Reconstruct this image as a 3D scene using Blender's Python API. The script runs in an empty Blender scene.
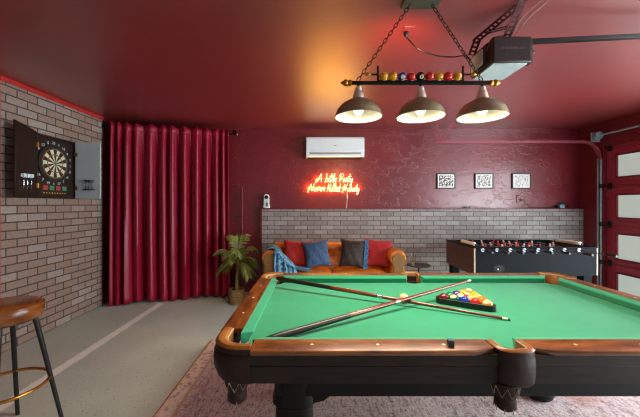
import bpy, bmesh, math, random
from mathutils import Vector, Matrix
random.seed(7)
PI = math.pi
S = bpy.context.scene
COL = S.collection
F, CX, CY, CAMZ = 308.0, 314.0, 204.0, 1.34

def P(px, py, Y):
    return Vector(((px - CX) / F * Y, Y, CAMZ - (py - CY) / F * Y))

def lin(c):
    c = c / 255.0
    return c / 12.92 if c <= 0.04045 else ((c + 0.055) / 1.055) ** 2.4

def rgb(r, g, b):
    return (lin(r), lin(g), lin(b), 1.0)

# ------------------------------------------------------------------ materials
class NT:
    def __init__(self, name):
        self.m = bpy.data.materials.new(name)
        self.m.use_nodes = True
        self.t = self.m.node_tree
        self.b = self.t.nodes['Principled BSDF']
        self.out = self.t.nodes['Material Output']
    def n(self, kind, **kw):
        nd = self.t.nodes.new(kind)
        for k, v in kw.items():
            if k in nd.inputs:
                nd.inputs[k].default_value = v
            else:
                setattr(nd, k, v)
        return nd
    def l(self, a, b):
        self.t.links.new(a, b)
    def coords(self, scale=(1, 1, 1), rot=(0, 0, 0), kind='Object', loc=(0, 0, 0)):
        tc = self.n('ShaderNodeTexCoord')
        mp = self.n('ShaderNodeMapping')
        mp.inputs['Scale'].default_value = scale
        mp.inputs['Rotation'].default_value = rot
        mp.inputs['Location'].default_value = loc
        self.l(tc.outputs[kind], mp.inputs['Vector'])
        return mp.outputs['Vector']
    def ramp(self, fac, stops, interp='LINEAR'):
        r = self.n('ShaderNodeValToRGB')
        r.color_ramp.interpolation = interp
        e = r.color_ramp.elements
        while len(e) < len(stops):
            e.new(0.5)
        for i, (p, c) in enumerate(stops):
            e[i].position = p
            e[i].color = c
        self.l(fac, r.inputs['Fac'])
        return r.outputs['Color']
    def noise(self, vec, scale, detail=4, rough=0.55):
        nz = self.n('ShaderNodeTexNoise')
        nz.inputs['Scale'].default_value = scale
        nz.inputs['Detail'].default_value = detail
        nz.inputs['Roughness'].default_value = rough
        if vec is not None:
            self.l(vec, nz.inputs['Vector'])
        return nz.outputs['Fac']
    def bump(self, h, strength=0.2, dist=0.01):
        b = self.n('ShaderNodeBump')
        b.inputs['Strength'].default_value = strength
        b.inputs['Distance'].default_value = dist
        self.l(h, b.inputs['Height'])
        self.l(b.outputs['Normal'], self.b.inputs['Normal'])
    def mix(self, fac, a, b):
        m = self.n('ShaderNodeMix', data_type='RGBA')
        for s, v in ((0, fac), (6, a), (7, b)):
            if hasattr(v, 'is_output'):
                self.l(v, m.inputs[s])
            else:
                m.inputs[s].default_value = v
        return m.outputs[2]
    def set(self, **kw):
        for k, v in kw.items():
            self.b.inputs[k.replace('_', ' ')].default_value = v
        return self

def plain(name, c, rough=0.5, metal=0.0, var=0.12, scale=30, bump=0.0, **kw):
    t = NT(name)
    v = t.coords()
    f = t.noise(v, scale)
    d = tuple(x * (1 - var) for x in c[:3]) + (1,)
    u = tuple(min(1, x * (1 + var)) for x in c[:3]) + (1,)
    t.l(t.ramp(f, [(0.3, d), (0.7, u)]), t.b.inputs['Base Color'])
    t.set(Roughness=rough, Metallic=metal)
    for k, x in kw.items():
        t.b.inputs[k.replace('_', ' ')].default_value = x
    if bump:
        t.bump(f, bump, 0.01)
    return t.m

def wood(name, dark, light, stretch=(1, 14, 14), rough=0.35, scale=3.0, coat=0.0):
    t = NT(name)
    v = t.coords(stretch)
    f = t.noise(v, scale, 8, 0.65)
    t.l(t.ramp(f, [(0.32, dark), (0.68, light)]), t.b.inputs['Base Color'])
    t.set(Roughness=rough)
    t.b.inputs['Coat Weight'].default_value = coat
    t.b.inputs['Coat Roughness'].default_value = 0.2
    t.bump(f, 0.06, 0.004)
    return t.m

def emit(name, c, strength):
    t = NT(name)
    t.set(Base_Color=c, Roughness=0.4)
    t.b.inputs['Emission Color'].default_value = c
    t.b.inputs['Emission Strength'].default_value = strength
    return t.m

def red_paint(name, c, rough, bump, sc=6.0):
    t = NT(name)
    v = t.coords()
    f = t.noise(v, 1.3, 3)
    d = tuple(x * 0.85 for x in c[:3]) + (1,)
    u = tuple(x * 1.12 for x in c[:3]) + (1,)
    t.l(t.ramp(f, [(0.3, d), (0.7, u)]), t.b.inputs['Base Color'])
    t.set(Roughness=rough)
    v2 = t.coords((1, 1, 1.7))
    h = t.noise(v2, sc, 5, 0.55)
    r = t.ramp(h, [(0.50, (0, 0, 0, 1)), (0.56, (1, 1, 1, 1)), (0.62, (0.2, 0.2, 0.2, 1))])
    t.bump(r, bump, 0.012)
    return t.m

def brick_mat(name, axes, c1, c2, mortar, bias=-0.4, rough=0.75, w=0.2, h=0.068, ms=0.0048):
    t = NT(name)
    tc = t.n('ShaderNodeTexCoord')
    sp = t.n('ShaderNodeSeparateXYZ')
    cb = t.n('ShaderNodeCombineXYZ')
    t.l(tc.outputs['Object'], sp.inputs[0])
    t.l(sp.outputs[axes[0]], cb.inputs[0])
    t.l(sp.outputs[axes[1]], cb.inputs[1])
    br = t.n('ShaderNodeTexBrick')
    br.offset = 0.5
    for k, v in (('Color1', c1), ('Color2', c2), ('Mortar', mortar), ('Scale', 1.0), ('Mortar Size', ms),
                 ('Mortar Smooth', 0.15), ('Bias', bias), ('Brick Width', w), ('Row Height', h)):
        br.inputs[k].default_value = v
    t.l(cb.outputs[0], br.inputs['Vector'])
    f = t.noise(tc.outputs['Object'], 40, 5, 0.7)
    dirt = t.ramp(f, [(0.3, (0.72, 0.72, 0.72, 1)), (0.7, (1.1, 1.08, 1.06, 1))])
    m = t.n('ShaderNodeMix', data_type='RGBA', blend_type='MULTIPLY')
    m.inputs[0].default_value = 1.0
    t.l(br.outputs['Color'], m.inputs[6])
    t.l(dirt, m.inputs[7])
    t.l(m.outputs[2], t.b.inputs['Base Color'])
    t.set(Roughness=rough)
    inv = t.n('ShaderNodeMath', operation='SUBTRACT')
    inv.inputs[0].default_value = 1.0
    t.l(br.outputs['Fac'], inv.inputs[1])
    t.bump(inv.outputs[0], 0.6, 0.008)
    return t.m

M = {}
M['ceiling'] = red_paint('ceiling_red_paint', rgb(122, 10, 13), 0.36, 0.05, 3.0)
for k_, v_ in (('Coat Weight', 1.0), ('Coat Roughness', 0.44), ('Coat IOR', 2.05)):
    M['ceiling'].node_tree.nodes['Principled BSDF'].inputs[k_].default_value = v_
M['wall'] = red_paint('wall_red_paint', rgb(112, 24, 36), 0.34, 0.26, 6.5)
for k_, v_ in (('Coat Weight', 0.35), ('Coat Roughness', 0.26), ('Coat IOR', 1.6)):
    M['wall'].node_tree.nodes['Principled BSDF'].inputs[k_].default_value = v_
M['trim'] = plain('trim_red', rgb(176, 44, 42), 0.45)
M['jamb'] = plain('jamb_red', rgb(112, 26, 36), 0.4)
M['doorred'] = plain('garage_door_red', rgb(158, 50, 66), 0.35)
M['brick_left'] = brick_mat('brick_left', (1, 2), rgb(148, 126, 115), rgb(186, 187, 186), rgb(66, 66, 67), -0.62, 0.7, 0.215, 0.078, 0.0066)
M['brick_back'] = brick_mat('brick_back', (0, 2), rgb(138, 132, 129), rgb(168, 164, 162), rgb(80, 76, 75), -0.1, 0.6)

def floor_mat():
    t = NT('speckled_concrete')
    v = t.coords()
    big = t.noise(v, 1.2, 4)
    base = t.ramp(big, [(0.3, rgb(180, 196, 190)), (0.7, rgb(202, 217, 211))])
    sp = t.noise(v, 110, 2, 0.5)
    spk = t.ramp(sp, [(0.60, (0, 0, 0, 1)), (0.68, (1, 1, 1, 1))])
    c = t.mix(spk, base, rgb(226, 224, 214))
    sd = t.noise(t.coords(loc=(5, 3, 1)), 60, 2, 0.5)
    drk = t.ramp(sd, [(0.66, (0, 0, 0, 1)), (0.72, (1, 1, 1, 1))])
    c = t.mix(drk, c, rgb(70, 66, 60))
    # the chipped pale stripe of an old joint: its own paint on the slab
    tc = t.n('ShaderNodeTexCoord')
    s = t.n('ShaderNodeSeparateXYZ')
    t.l(tc.outputs['Object'], s.inputs[0])
    wob = t.noise(v, 9, 4, 0.7)
    a = t.n('ShaderNodeMath', operation='MULTIPLY_ADD')
    t.l(wob, a.inputs[0]); a.inputs[1].default_value = 0.045; t.l(s.outputs[0], a.inputs[2])
    d = t.n('ShaderNodeMath', operation='ADD'); t.l(a.outputs[0], d.inputs[0]); d.inputs[1].default_value = 2.04
    ab = t.n('ShaderNodeMath', operation='ABSOLUTE'); t.l(d.outputs[0], ab.inputs[0])
    st = t.ramp(ab.outputs[0], [(0.036, (1, 1, 1, 1)), (0.052, (0, 0, 0, 1))])
    c = t.mix(st, c, rgb(246, 255, 255))
    t.l(c, t.b.inputs['Base Color'])
    t.l(t.ramp(big, [(0.3, (0.42,) * 3 + (1,)), (0.7, (0.6,) * 3 + (1,))]), t.b.inputs['Roughness'])
    t.bump(sp, 0.15, 0.004)
    return t.m
M['floor'] = floor_mat()

def rug_mat():
    t = NT('distressed_rug')
    v = t.coords()
    streak = t.noise(t.coords((5, 1.2, 1)), 8, 8, 0.8)
    weave = t.noise(t.coords((2, 5, 1)), 12, 5, 0.75)
    blot = t.noise(v, 1.7, 3, 0.5)
    fine = t.noise(v, 45, 5, 0.8)
    a = t.ramp(streak, [(0.42, rgb(84, 50, 66)), (0.48, rgb(176, 140, 150)), (0.53, rgb(246, 236, 230)), (0.59, rgb(116, 78, 96))])
    b = t.ramp(weave, [(0.43, rgb(130, 60, 62)), (0.50, rgb(236, 218, 212)), (0.56, rgb(84, 72, 98))])
    c = t.mix(0.45, a, b)
    br = t.ramp(blot, [(0.60, (0, 0, 0, 1)), (0.66, (0.7, 0.75, 0.75, 1))])
    c = t.mix(br, c, rgb(168, 104, 80))
    fl = t.ramp(fine, [(0.40, (0, 0, 0, 1)), (0.62, (0.35, 0.35, 0.35, 1))])
    c = t.mix(fl, c, rgb(236, 226, 222))
    # woven border bands along the edges
    tc = t.n('ShaderNodeTexCoord')
    s = t.n('ShaderNodeSeparateXYZ'); t.l(tc.outputs['Object'], s.inputs[0])
    bd = t.ramp(s.outputs[0], [(0.0, (1, 1, 1, 1)), (0.012, (1, 1, 1, 1)), (0.016, (0.0, 0, 0, 1)), (0.10, (0, 0, 0, 1)), (0.105, (1, 1, 1, 1)), (0.125, (1, 1, 1, 1)), (0.13, (0, 0, 0, 1))], 'LINEAR')
    c = t.mix(bd, c, rgb(186, 150, 128))
    pat = t.n('ShaderNodeTexVoronoi'); pat.inputs['Scale'].default_value = 26
    t.l(v, pat.inputs['Vector'])
    pc = t.ramp(pat.outputs['Distance'], [(0.25, rgb(150, 92, 84)), (0.5, rgb(214, 192, 180))])
    band = t.ramp(s.outputs[0], [(0.016, (0.6,) * 3 + (1,)), (0.10, (0.6,) * 3 + (1,)), (0.102, (0, 0, 0, 1))])
    c = t.mix(band, c, pc)
    t.l(c, t.b.inputs['Base Color'])
    t.set(Roughness=0.95)
    t.bump(fine, 0.3, 0.006)
    return t.m
M['rug'] = rug_mat()

M['cloth'] = plain('green_baize', rgb(8, 138, 96), 0.85, var=0.05, scale=14, Sheen_Weight=0.15)
M['railwood'] = wood('rail_walnut', rgb(58, 27, 10), rgb(146, 84, 36), (2, 9, 9), 0.36, 3.2, 0.15)
M['railwood_y'] = wood('rail_walnut_cross', rgb(58, 27, 10), rgb(146, 84, 36), (9, 2, 9), 0.36, 3.2, 0.15)
M['apron'] = wood('dark_mahogany', rgb(22, 14, 11), rgb(48, 32, 24), (2, 12, 12), 0.55, 4.0, 0.0)
M['apron_y'] = wood('dark_mahogany_cross', rgb(22, 14, 11), rgb(48, 32, 24), (12, 2, 12), 0.55, 4.0, 0.0)
M['frame_wood'] = wood('near_black_mahogany', rgb(8, 5, 5), rgb(17, 11, 9), (2, 12, 12), 0.55, 4.0)
for k_ in ('apron', 'apron_y', 'frame_wood'):
    M[k_].node_tree.nodes['Principled BSDF'].inputs['Specular IOR Level'].default_value = 0.25
M['leather_tan'] = plain('tan_leather', rgb(134, 82, 34), 0.35, var=0.25, scale=24, bump=0.1)
M['leather_dark'] = plain('dark_leather', rgb(44, 27, 20), 0.55, var=0.25, scale=40, bump=0.2, Specular_IOR_Level=0.25)
M['leather_lace'] = plain('pale_lace', rgb(160, 140, 112), 0.7)
M['ivory'] = plain('ivory', rgb(236, 226, 200), 0.3, var=0.03)
M['black'] = plain('black_plastic', rgb(18, 18, 19), 0.4)
M['blackmetal'] = plain('black_metal', rgb(20, 20, 21), 0.38, 0.6)
M['void'] = plain('pocket_black', rgb(10, 9, 9), 0.8)
M['cue_red'] = wood('cue_red_brown', rgb(84, 24, 14), rgb(142, 58, 34), (1, 8, 8), 0.2, 5.0, 0.6)
M['cue_dark'] = plain('cue_dark_wrap', rgb(34, 22, 20), 0.35)
M['cue_maple'] = plain('cue_maple', rgb(206, 160, 96), 0.25)
M['silver'] = plain('silver_metal', rgb(190, 190, 192), 0.25, 1.0)
M['chrome'] = plain('chrome_metal', rgb(232, 224, 204), 0.3, 0.5)
M['brass'] = plain('brass_metal', rgb(196, 142, 62), 0.28, 1.0)
M['pewter'] = plain('pewter_metal', rgb(148, 134, 106), 0.38, 0.35)
M['shade_in'] = plain('shade_white_enamel', rgb(214, 206, 186), 0.45, var=0.02)
M['bulb'] = emit('warm_bulb', (1.0, 0.86, 0.62, 1), 3)
M['stool_leather'] = wood('stool_leather', rgb(92, 46, 14), rgb(166, 98, 40), (1, 1, 1), 0.25, 6.0, 0.4)
M['iron'] = plain('dark_iron', rgb(46, 48, 50), 0.42, 0.5)
M['grey_metal'] = plain('galvanised_metal', rgb(150, 166, 176), 0.45, 0.25)
M['white_plastic'] = plain('white_plastic', rgb(222, 238, 246), 0.35, var=0.02)
M['grey_plastic'] = plain('grey_plastic', rgb(150, 152, 152), 0.4, var=0.03)
M['neon'] = emit('neon_tube', (1.0, 0.78, 0.42, 1), 2.2)
M['pane'] = emit('frosted_daylight_pane', (0.84, 0.94, 0.84, 1), 0.42)
M['pane'].node_tree.nodes['Principled BSDF'].inputs['Base Color'].default_value = (0.25, 0.28, 0.26, 1)
M['pane_boost'] = emit('boosted_frosted_pane', (0.86, 0.96, 1.0, 1), 28)  # panes out of view, glow boosted far above the visible ones as room fill
M['navy'] = plain('foosball_navy', rgb(13, 17, 22), 0.5, var=0.1, scale=8, Specular_IOR_Level=0.05)
M['brownpanel'] = wood('foosball_walnut', rgb(50, 28, 21), rgb(84, 50, 38), (12, 2, 12), 0.35, 4.0)
M['field'] = plain('foosball_field', rgb(30, 96, 62), 0.5)
M['figure_red'] = plain('figure_red', rgb(190, 40, 44), 0.35)
M['figure_white'] = plain('figure_white', rgb(214, 196, 196), 0.35)
M['bead'] = plain('cream_bead', rgb(236, 230, 214), 0.45)
M['sofa'] = plain('cognac_leather', rgb(186, 104, 34), 0.36, var=0.2, scale=9, bump=0.08)
M['sofa_dark'] = plain('cognac_leather_panel', rgb(116, 84, 42), 0.42, var=0.2, scale=9)
M['pillow_red'] = plain('red_velvet', rgb(160, 26, 26), 0.8, var=0.15, scale=20, Sheen_Weight=0.05)
M['plaster_green'] = plain('patina_bronze', rgb(86, 84, 70), 0.45, 0.5)
M['palm'] = plain('palm_green', rgb(118, 128, 58), 0.5, var=0.35, scale=9)
M['palm_stem'] = plain('palm_stem', rgb(128, 112, 56), 0.6, var=0.3, scale=30)
M['soil'] = plain('dark_soil', rgb(48, 38, 30), 0.95, var=0.4, scale=80)
M['basket'] = plain('woven_basket', rgb(122, 98, 58), 0.8, var=0.35, scale=60, bump=0.3)
M['cabinet'] = wood('dartboard_dark_wood', rgb(26, 16, 13), rgb(46, 29, 22), (8, 8, 1.5), 0.4, 4.0)
M['door_pale'] = plain('pale_grey_lining', rgb(176, 188, 192), 0.6, var=0.04, scale=6)
M['dart_black'] = plain('dartboard_black', rgb(24, 26, 25), 0.6)
M['dart_cream'] = plain('dartboard_cream', rgb(214, 216, 178), 0.6)
M['dart_red'] = plain('dartboard_red', rgb(184, 40, 40), 0.5)
M['dart_green'] = plain('dartboard_green', rgb(30, 116, 70), 0.5)
M['lcd_green'] = emit('score_window_green', (0.05, 0.22, 0.12, 1), 0.08)
M['lcd_red'] = emit('score_window_red', (0.36, 0.05, 0.05, 1), 0.08)
M['gold_dot'] = plain('gold_button', rgb(200, 160, 70), 0.4)
M['rackwood'] = plain('rack_black', rgb(26, 22, 20), 0.35)
M['opener_front'] = plain('opener_front', rgb(42, 28, 30), 0.5, bump=0.02)
M['opener_side'] = plain('opener_black', rgb(16, 15, 17), 0.3)
M['opener_lens'] = plain('opener_lens', rgb(176, 188, 190), 0.4, var=0.15, scale=10)
M['opener_text'] = plain('opener_text', rgb(110, 88, 90), 0.5)
M['strap'] = plain('strap_dark_red', rgb(66, 14, 20), 0.4, 0.4)
M['track'] = plain('track_red', rgb(140, 64, 76), 0.35, 0.3)
M['chalk_blue'] = plain('chalk_blue', rgb(60, 92, 120), 0.9)
M['chalk_paper'] = plain('chalk_paper', rgb(44, 44, 34), 0.7)
M['teal'] = plain('adapter_teal', rgb(120, 170, 180), 0.45)
M['mat'] = plain('picture_mat', rgb(236, 236, 232), 0.8, var=0.03)
M['marble'] = plain('dark_stone', rgb(34, 34, 38), 0.3)

def velvet(name, c, sheen_c):
    t = NT(name)
    v = t.coords((30, 30, 6))
    f = t.noise(v, 6, 4, 0.6)
    d = tuple(x * 0.8 for x in c[:3]) + (1,)
    u = tuple(x * 1.15 for x in c[:3]) + (1,)
    t.l(t.ramp(f, [(0.3, d), (0.7, u)]), t.b.inputs['Base Color'])
    t.set(Roughness=0.42)
    t.b.inputs['Sheen Weight'].default_value = 0.08
    t.b.inputs['Sheen Tint'].default_value = sheen_c
    t.b.inputs['Sheen Roughness'].default_value = 0.4
    t.bump(f, 0.1, 0.004)
    return t.m
M['curtain'] = velvet('crimson_velvet', rgb(140, 5, 42), rgb(255, 60, 120))

def damask(name, a, b, scale, mid=0.5):
    t = NT(name)
    v = t.coords()
    f = t.noise(v, scale, 3, 0.5)
    w = t.n('ShaderNodeTexVoronoi'); w.inputs['Scale'].default_value = scale * 1.4
    t.l(v, w.inputs['Vector'])
    ad = t.n('ShaderNodeMath', operation='ADD'); t.l(f, ad.inputs[0]); t.l(w.outputs['Distance'], ad.inputs[1])
    t.l(t.ramp(ad.outputs[0], [(mid + 0.34, a), (mid + 0.46, b)]), t.b.inputs['Base Color'])
    t.set(Roughness=0.7)
    t.b.inputs['Sheen Weight'].default_value = 0.04
    t.bump(ad.outputs[0], 0.2, 0.006)
    return t.m
M['pillow_blue'] = damask('blue_damask', rgb(18, 36, 66), rgb(46, 78, 116), 40, 0.44)
M['pillow_dark'] = damask('dark_damask', rgb(6, 6, 9), rgb(44, 28, 20), 34, 0.60)
M['ruffle_blue'] = plain('ruffle_blue', rgb(48, 112, 160), 0.8, var=0.3, scale=40)
def blanket_mat():
    t = NT('striped_blue_throw')
    f = t.noise(t.coords((0.8, 5, 0.8)), 9, 3, 0.6)
    t.l(t.ramp(f, [(0.36, rgb(20, 40, 64)), (0.47, rgb(44, 96, 138)), (0.54, rgb(110, 168, 200)), (0.62, rgb(28, 60, 92))]), t.b.inputs['Base Color'])
    t.set(Roughness=0.9)
    t.bump(f, 0.3, 0.006)
    return t.m
M['throw'] = blanket_mat()

def print_mat(name, kind):
    t = NT(name)
    if kind == 'vert':
        v = t.coords((70, 1, 12)); f = t.noise(v, 1.6, 3, 0.6); lo, hi = 0.36, 0.52
    elif kind == 'rows':
        v = t.coords((22, 1, 60)); f = t.noise(v, 1.5, 3, 0.6); lo, hi = 0.46, 0.52
    else:
        v = t.coords((30, 1, 30)); f = t.noise(v, 1.5, 2, 0.5); lo, hi = 0.49, 0.53
    t.l(t.ramp(f, [(lo, rgb(20, 20, 22)), (hi, rgb(232, 232, 228))]), t.b.inputs['Base Color'])
    t.set(Roughness=0.5)
    return t.m
M['print_a'] = print_mat('print_dense', 'dense')
M['print_b'] = print_mat('print_rows', 'rows')
M['print_c'] = print_mat('print_tall', 'vert')

def glass():
    t = NT('clear_glass')
    t.set(Roughness=0.03, IOR=1.45)
    t.b.inputs['Transmission Weight'].default_value = 1.0
    return t.m
M['glass'] = glass()
M['amber'] = plain('amber_wax', rgb(196, 160, 110), 0.5)

def ballm(name, c):
    return plain('ball_' + name, c, 0.12, var=0.02, Coat_Weight=0.4)
BALL = {k: ballm(k, c) for k, c in dict(
    yellow=rgb(216, 152, 18), blue=rgb(24, 58, 160), red=rgb(206, 32, 24), purple=rgb(70, 40, 120),
    orange=rgb(232, 110, 26), green=rgb(20, 104, 60), maroon=rgb(110, 26, 30), black=rgb(14, 14, 15),
    ivory=rgb(222, 202, 146), pale=rgb(214, 170, 84)).items()}

# ------------------------------------------------------------------ mesh building
def world_loc(o):
    v = Vector((0, 0, 0))
    while o is not None:
        v += o.location
        o = o.parent
    return v

class MB:
    def __init__(self):
        self.v, self.f, self.mi = [], [], []
    def add(self, vs, fs, mi=0, mat=None):
        b = len(self.v)
        for p in vs:
            p = Vector(p)
            self.v.append(mat @ p if mat else p)
        for f in fs:
            self.f.append(tuple(b + i for i in f))
            self.mi.append(mi)
        return self
    def box(self, lo, hi, mi=0, mat=None):
        x0, y0, z0 = lo; x1, y1, z1 = hi
        vs = [(x0, y0, z0), (x1, y0, z0), (x1, y1, z0), (x0, y1, z0), (x0, y0, z1), (x1, y0, z1), (x1, y1, z1), (x0, y1, z1)]
        return self.add(vs, [(0, 3, 2, 1), (4, 5, 6, 7), (0, 1, 5, 4), (1, 2, 6, 5), (2, 3, 7, 6), (3, 0, 4, 7)], mi, mat)
    def cbox(self, c, s, mi=0, mat=None):
        return self.box([c[i] - s[i] / 2 for i in range(3)], [c[i] + s[i] / 2 for i in range(3)], mi, mat)
    def tube(self, path, r, n=8, mi=0, caps=True, closed=False):
        path = [Vector(p) for p in path]
        k = len(path)
        rs = r if isinstance(r, (list, tuple)) else [r] * k
        vs, up = [], None
        for i, p in enumerate(path):
            a = path[i - 1] if (i > 0 or closed) else p
            b = path[(i + 1) % k] if (i < k - 1 or closed) else p
            t = (b - a)
            t = t.normalized() if t.length > 1e-9 else Vector((0, 0, 1))
            if up is None:
                up = Vector((0, 0, 1)) if abs(t.z) < 0.9 else Vector((1, 0, 0))
            s = t.cross(up)
            if s.length < 1e-6:
                s = t.cross(Vector((0.3, 1, 0.2)))
            s.normalize()
            up = s.cross(t).normalized()
            for j in range(n):
                a_ = 2 * PI * j / n
                vs.append(p + (s * math.cos(a_) + up * math.sin(a_)) * rs[i])
        fs = []
        for i in range(k if closed else k - 1):
            for j in range(n):
                a0 = i * n + j; a1 = i * n + (j + 1) % n
                b0 = ((i + 1) % k) * n + j; b1 = ((i + 1) % k) * n + (j + 1) % n
                fs.append((a0, a1, b1, b0))
        if caps and not closed:
            fs.append(tuple(reversed(range(n))))
            fs.append(tuple((k - 1) * n + j for j in range(n)))
        return self.add(vs, fs, mi)
    def lathe(self, prof, n=24, c=(0, 0, 0), mi=0, mat=None, cap=True, arc=None):
        vs, fs = [], []
        k = len(prof)
        for j in range(n):
            a = 2 * PI * j / n
            for (r, z) in prof:
                vs.append((c[0] + r * math.cos(a), c[1] + r * math.sin(a), c[2] + z))
        for j in range(n):
            j2 = (j + 1) % n
            for i in range(k - 1):
                fs.append((j * k + i, j2 * k + i, j2 * k + i + 1, j * k + i + 1))
        if cap:
            if prof[0][0] > 1e-5:
                fs.append(tuple(reversed([j * k for j in range(n)])))
            if prof[-1][0] > 1e-5:
                fs.append(tuple(j * k + k - 1 for j in range(n)))
        return self.add(vs, fs, mi, mat)
    def sphere(self, c, r, nu=16, nv=10, mi=0, sc=(1, 1, 1), band=None, mat=None):
        prof = []
        vs, fs, ms = [], [], []
        for i in range(nv + 1):
            th = PI * i / nv
            for j in range(nu):
                ph = 2 * PI * j / nu
                vs.append(Vector((r * sc[0] * math.sin(th) * math.cos(ph), r * sc[1] * math.sin(th) * math.sin(ph), r * sc[2] * math.cos(th))))
        if mat:
            vs = [mat @ p for p in vs]
        vs = [p + Vector(c) for p in vs]
        base = len(self.v)
        self.v += vs
        for i in range(nv):
            zc = math.cos(PI * (i + 0.5) / nv)
            m = mi if (band is None or abs(zc) < band) else mi + 1
            for j in range(nu):
                j2 = (j + 1) % nu
                q = (i * nu + j, (i + 1) * nu + j, (i + 1) * nu + j2, i * nu + j2)
                self.f.append(tuple(base + x for x in q)); self.mi.append(m)
        return self
    def prism(self, poly, z0, z1, mi=0, mat=None):
        n = len(poly)
        vs = [(x, y, z0) for x, y in poly] + [(x, y, z1) for x, y in poly]
        fs = [tuple(reversed(range(n))), tuple(range(n, 2 * n))]
        fs += [(i, (i + 1) % n, n + (i + 1) % n, n + i) for i in range(n)]
        return self.add(vs, fs, mi, mat)
    def loft(self, rings, mi=0, closed=True, caps=True):
        n = len(rings[0]); vs = [p for r in rings for p in r]; fs = []
        for i in range(len(rings) - 1):
            for j in range(n if closed else n - 1):
                j2 = (j + 1) % n
                fs.append((i * n + j, i * n + j2, (i + 1) * n + j2, (i + 1) * n + j))
        if caps and closed:
            fs.append(tuple(reversed(range(n))))
            fs.append(tuple((len(rings) - 1) * n + j for j in range(n)))
        return self.add(vs, fs, mi)
    def grid(self, rows, mi=0):
        return self.loft(rows, mi, closed=False, caps=False)
    def build(self, name, mats, parent=None, smooth=None, bevel=0, seg=2, thick=0, sub=0, recalc=True, local=False):
        if not isinstance(mats, (list, tuple)):
            mats = [mats]
        me = bpy.data.meshes.new(name)
        off = world_loc(parent) if (parent is not None and not local) else Vector((0, 0, 0))
        me.from_pydata([tuple(p - off) for p in self.v], [], self.f)
        for m in mats:
            me.materials.append(m)
        me.polygons.foreach_set('material_index', self.mi)
        if recalc:
            bm = bmesh.new(); bm.from_mesh(me)
            bmesh.ops.remove_doubles(bm, verts=bm.verts, dist=1e-6)
            bmesh.ops.recalc_face_normals(bm, faces=bm.faces)
            bm.to_mesh(me); bm.free()
        if smooth is not None:
            me.shade_smooth()
            me.set_sharp_from_angle(angle=math.radians(smooth))
        o = bpy.data.objects.new(name, me)
        COL.objects.link(o)
        if parent is not None:
            o.parent = parent
        if thick:
            s = o.modifiers.new('Solidify', 'SOLIDIFY'); s.thickness = thick; s.offset = 0
        if bevel:
            b = o.modifiers.new('Bevel', 'BEVEL'); b.width = bevel; b.segments = seg; b.limit_method = 'ANGLE'; b.angle_limit = math.radians(35)
            if smooth is None:
                me.shade_smooth(); me.set_sharp_from_angle(angle=math.radians(30))
        if sub:
            s = o.modifiers.new('Subsurf', 'SUBSURF'); s.levels = sub; s.render_levels = sub
        return o

def tag(o, label, cat, group=None, kind=None):
    if label: o['label'] = label
    if cat: o['category'] = cat
    if group: o['group'] = group
    if kind: o['kind'] = kind
    return o

def thing(name, label, cat, loc=(0, 0, 0), group=None):
    o = bpy.data.objects.new(name, None)
    o.empty_display_size = 0.05
    o.location = loc
    COL.objects.link(o)
    return tag(o, label, cat, group)

def struct(mb, name, mats, label=None, cat=None, parent=None, **kw):
    o = mb.build(name, mats, parent, **kw)
    if parent is None:
        o['kind'] = 'structure'
        if label: o['label'] = label; o['category'] = cat or 'room'
    return o

KIDS = {}
def copy_tree(o, parent=None):
    c = o.copy(); COL.objects.link(c)
    if parent is not None: c.parent = parent
    for ch in list(o.children):
        copy_tree(ch, c)
    return c

def smoothpath(pts, n=8):
    pts = [Vector(p) for p in pts]
    out = []
    for i in range(len(pts) - 1):
        p0 = pts[max(i - 1, 0)]; p1 = pts[i]; p2 = pts[i + 1]; p3 = pts[min(i + 2, len(pts) - 1)]
        for k in range(n):
            t = k / n
            out.append(0.5 * ((2 * p1) + (p2 - p0) * t + (2 * p0 - 5 * p1 + 4 * p2 - p3) * t * t + (3 * p1 - p0 - 3 * p2 + p3) * t ** 3))
    out.append(pts[-1])
    return out

def text_mesh(txt, size, mat, name, parent, M4, extrude=0.0006):
    cu = bpy.data.curves.new(name, 'FONT')
    cu.body = txt; cu.size = size; cu.align_x = 'CENTER'; cu.align_y = 'CENTER'; cu.extrude = extrude
    to = bpy.data.objects.new(name, cu); COL.objects.link(to)
    dg = bpy.context.evaluated_depsgraph_get()
    me = bpy.data.meshes.new_from_object(to.evaluated_get(dg))
    bpy.data.objects.remove(to); bpy.data.curves.remove(cu)
    off = world_loc(parent) if parent is not None else Vector((0, 0, 0))
    me.transform(Matrix.Translation(-off) @ M4)
    me.materials.clear(); me.materials.append(mat)
    return me

def mesh_obj(me, name, parent):
    o = bpy.data.objects.new(name, me); COL.objects.link(o); o.parent = parent
    return o

# ------------------------------------------------------------------ the room
XL, XR, YB, H = -2.82, 4.06, 4.70, 2.49
YF = -1.3
struct(MB().box((XL - 0.1, YF, -0.1), (XR + 0.2, YB + 0.1, 0)), 'floor', M['floor'], 'grey speckled concrete garage floor', 'floor')
struct(MB().box((XL - 0.1, YF, H), (XR + 0.2, YB + 0.1, H + 0.1)), 'ceiling', M['ceiling'], 'glossy red painted ceiling', 'ceiling')
struct(MB().box((XL - 0.1, YB, 0), (XR + 0.2, YB + 0.1, H)), 'wall_back', M['wall'], 'dark red textured plaster back wall', 'wall')
struct(MB().box((XL - 0.1, YF, 0), (XL, YB, H)), 'wall_left', M['wall'], 'left garage wall behind the brick facing', 'wall')
struct(MB().box((XL, 2.75, 0), (XL + 0.022, 4.07, H - 0.045)), 'wall_left_brick', M['brick_left'], 'brown and grey brick facing on left wall', 'wall')
BF = 4.64
struct(MB().box((-0.78, BF, 0), (XR, YB, 1.262)), 'wall_back_brick', M['brick_back'], 'grey brick wainscot along the lower back wall', 'wall')
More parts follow.
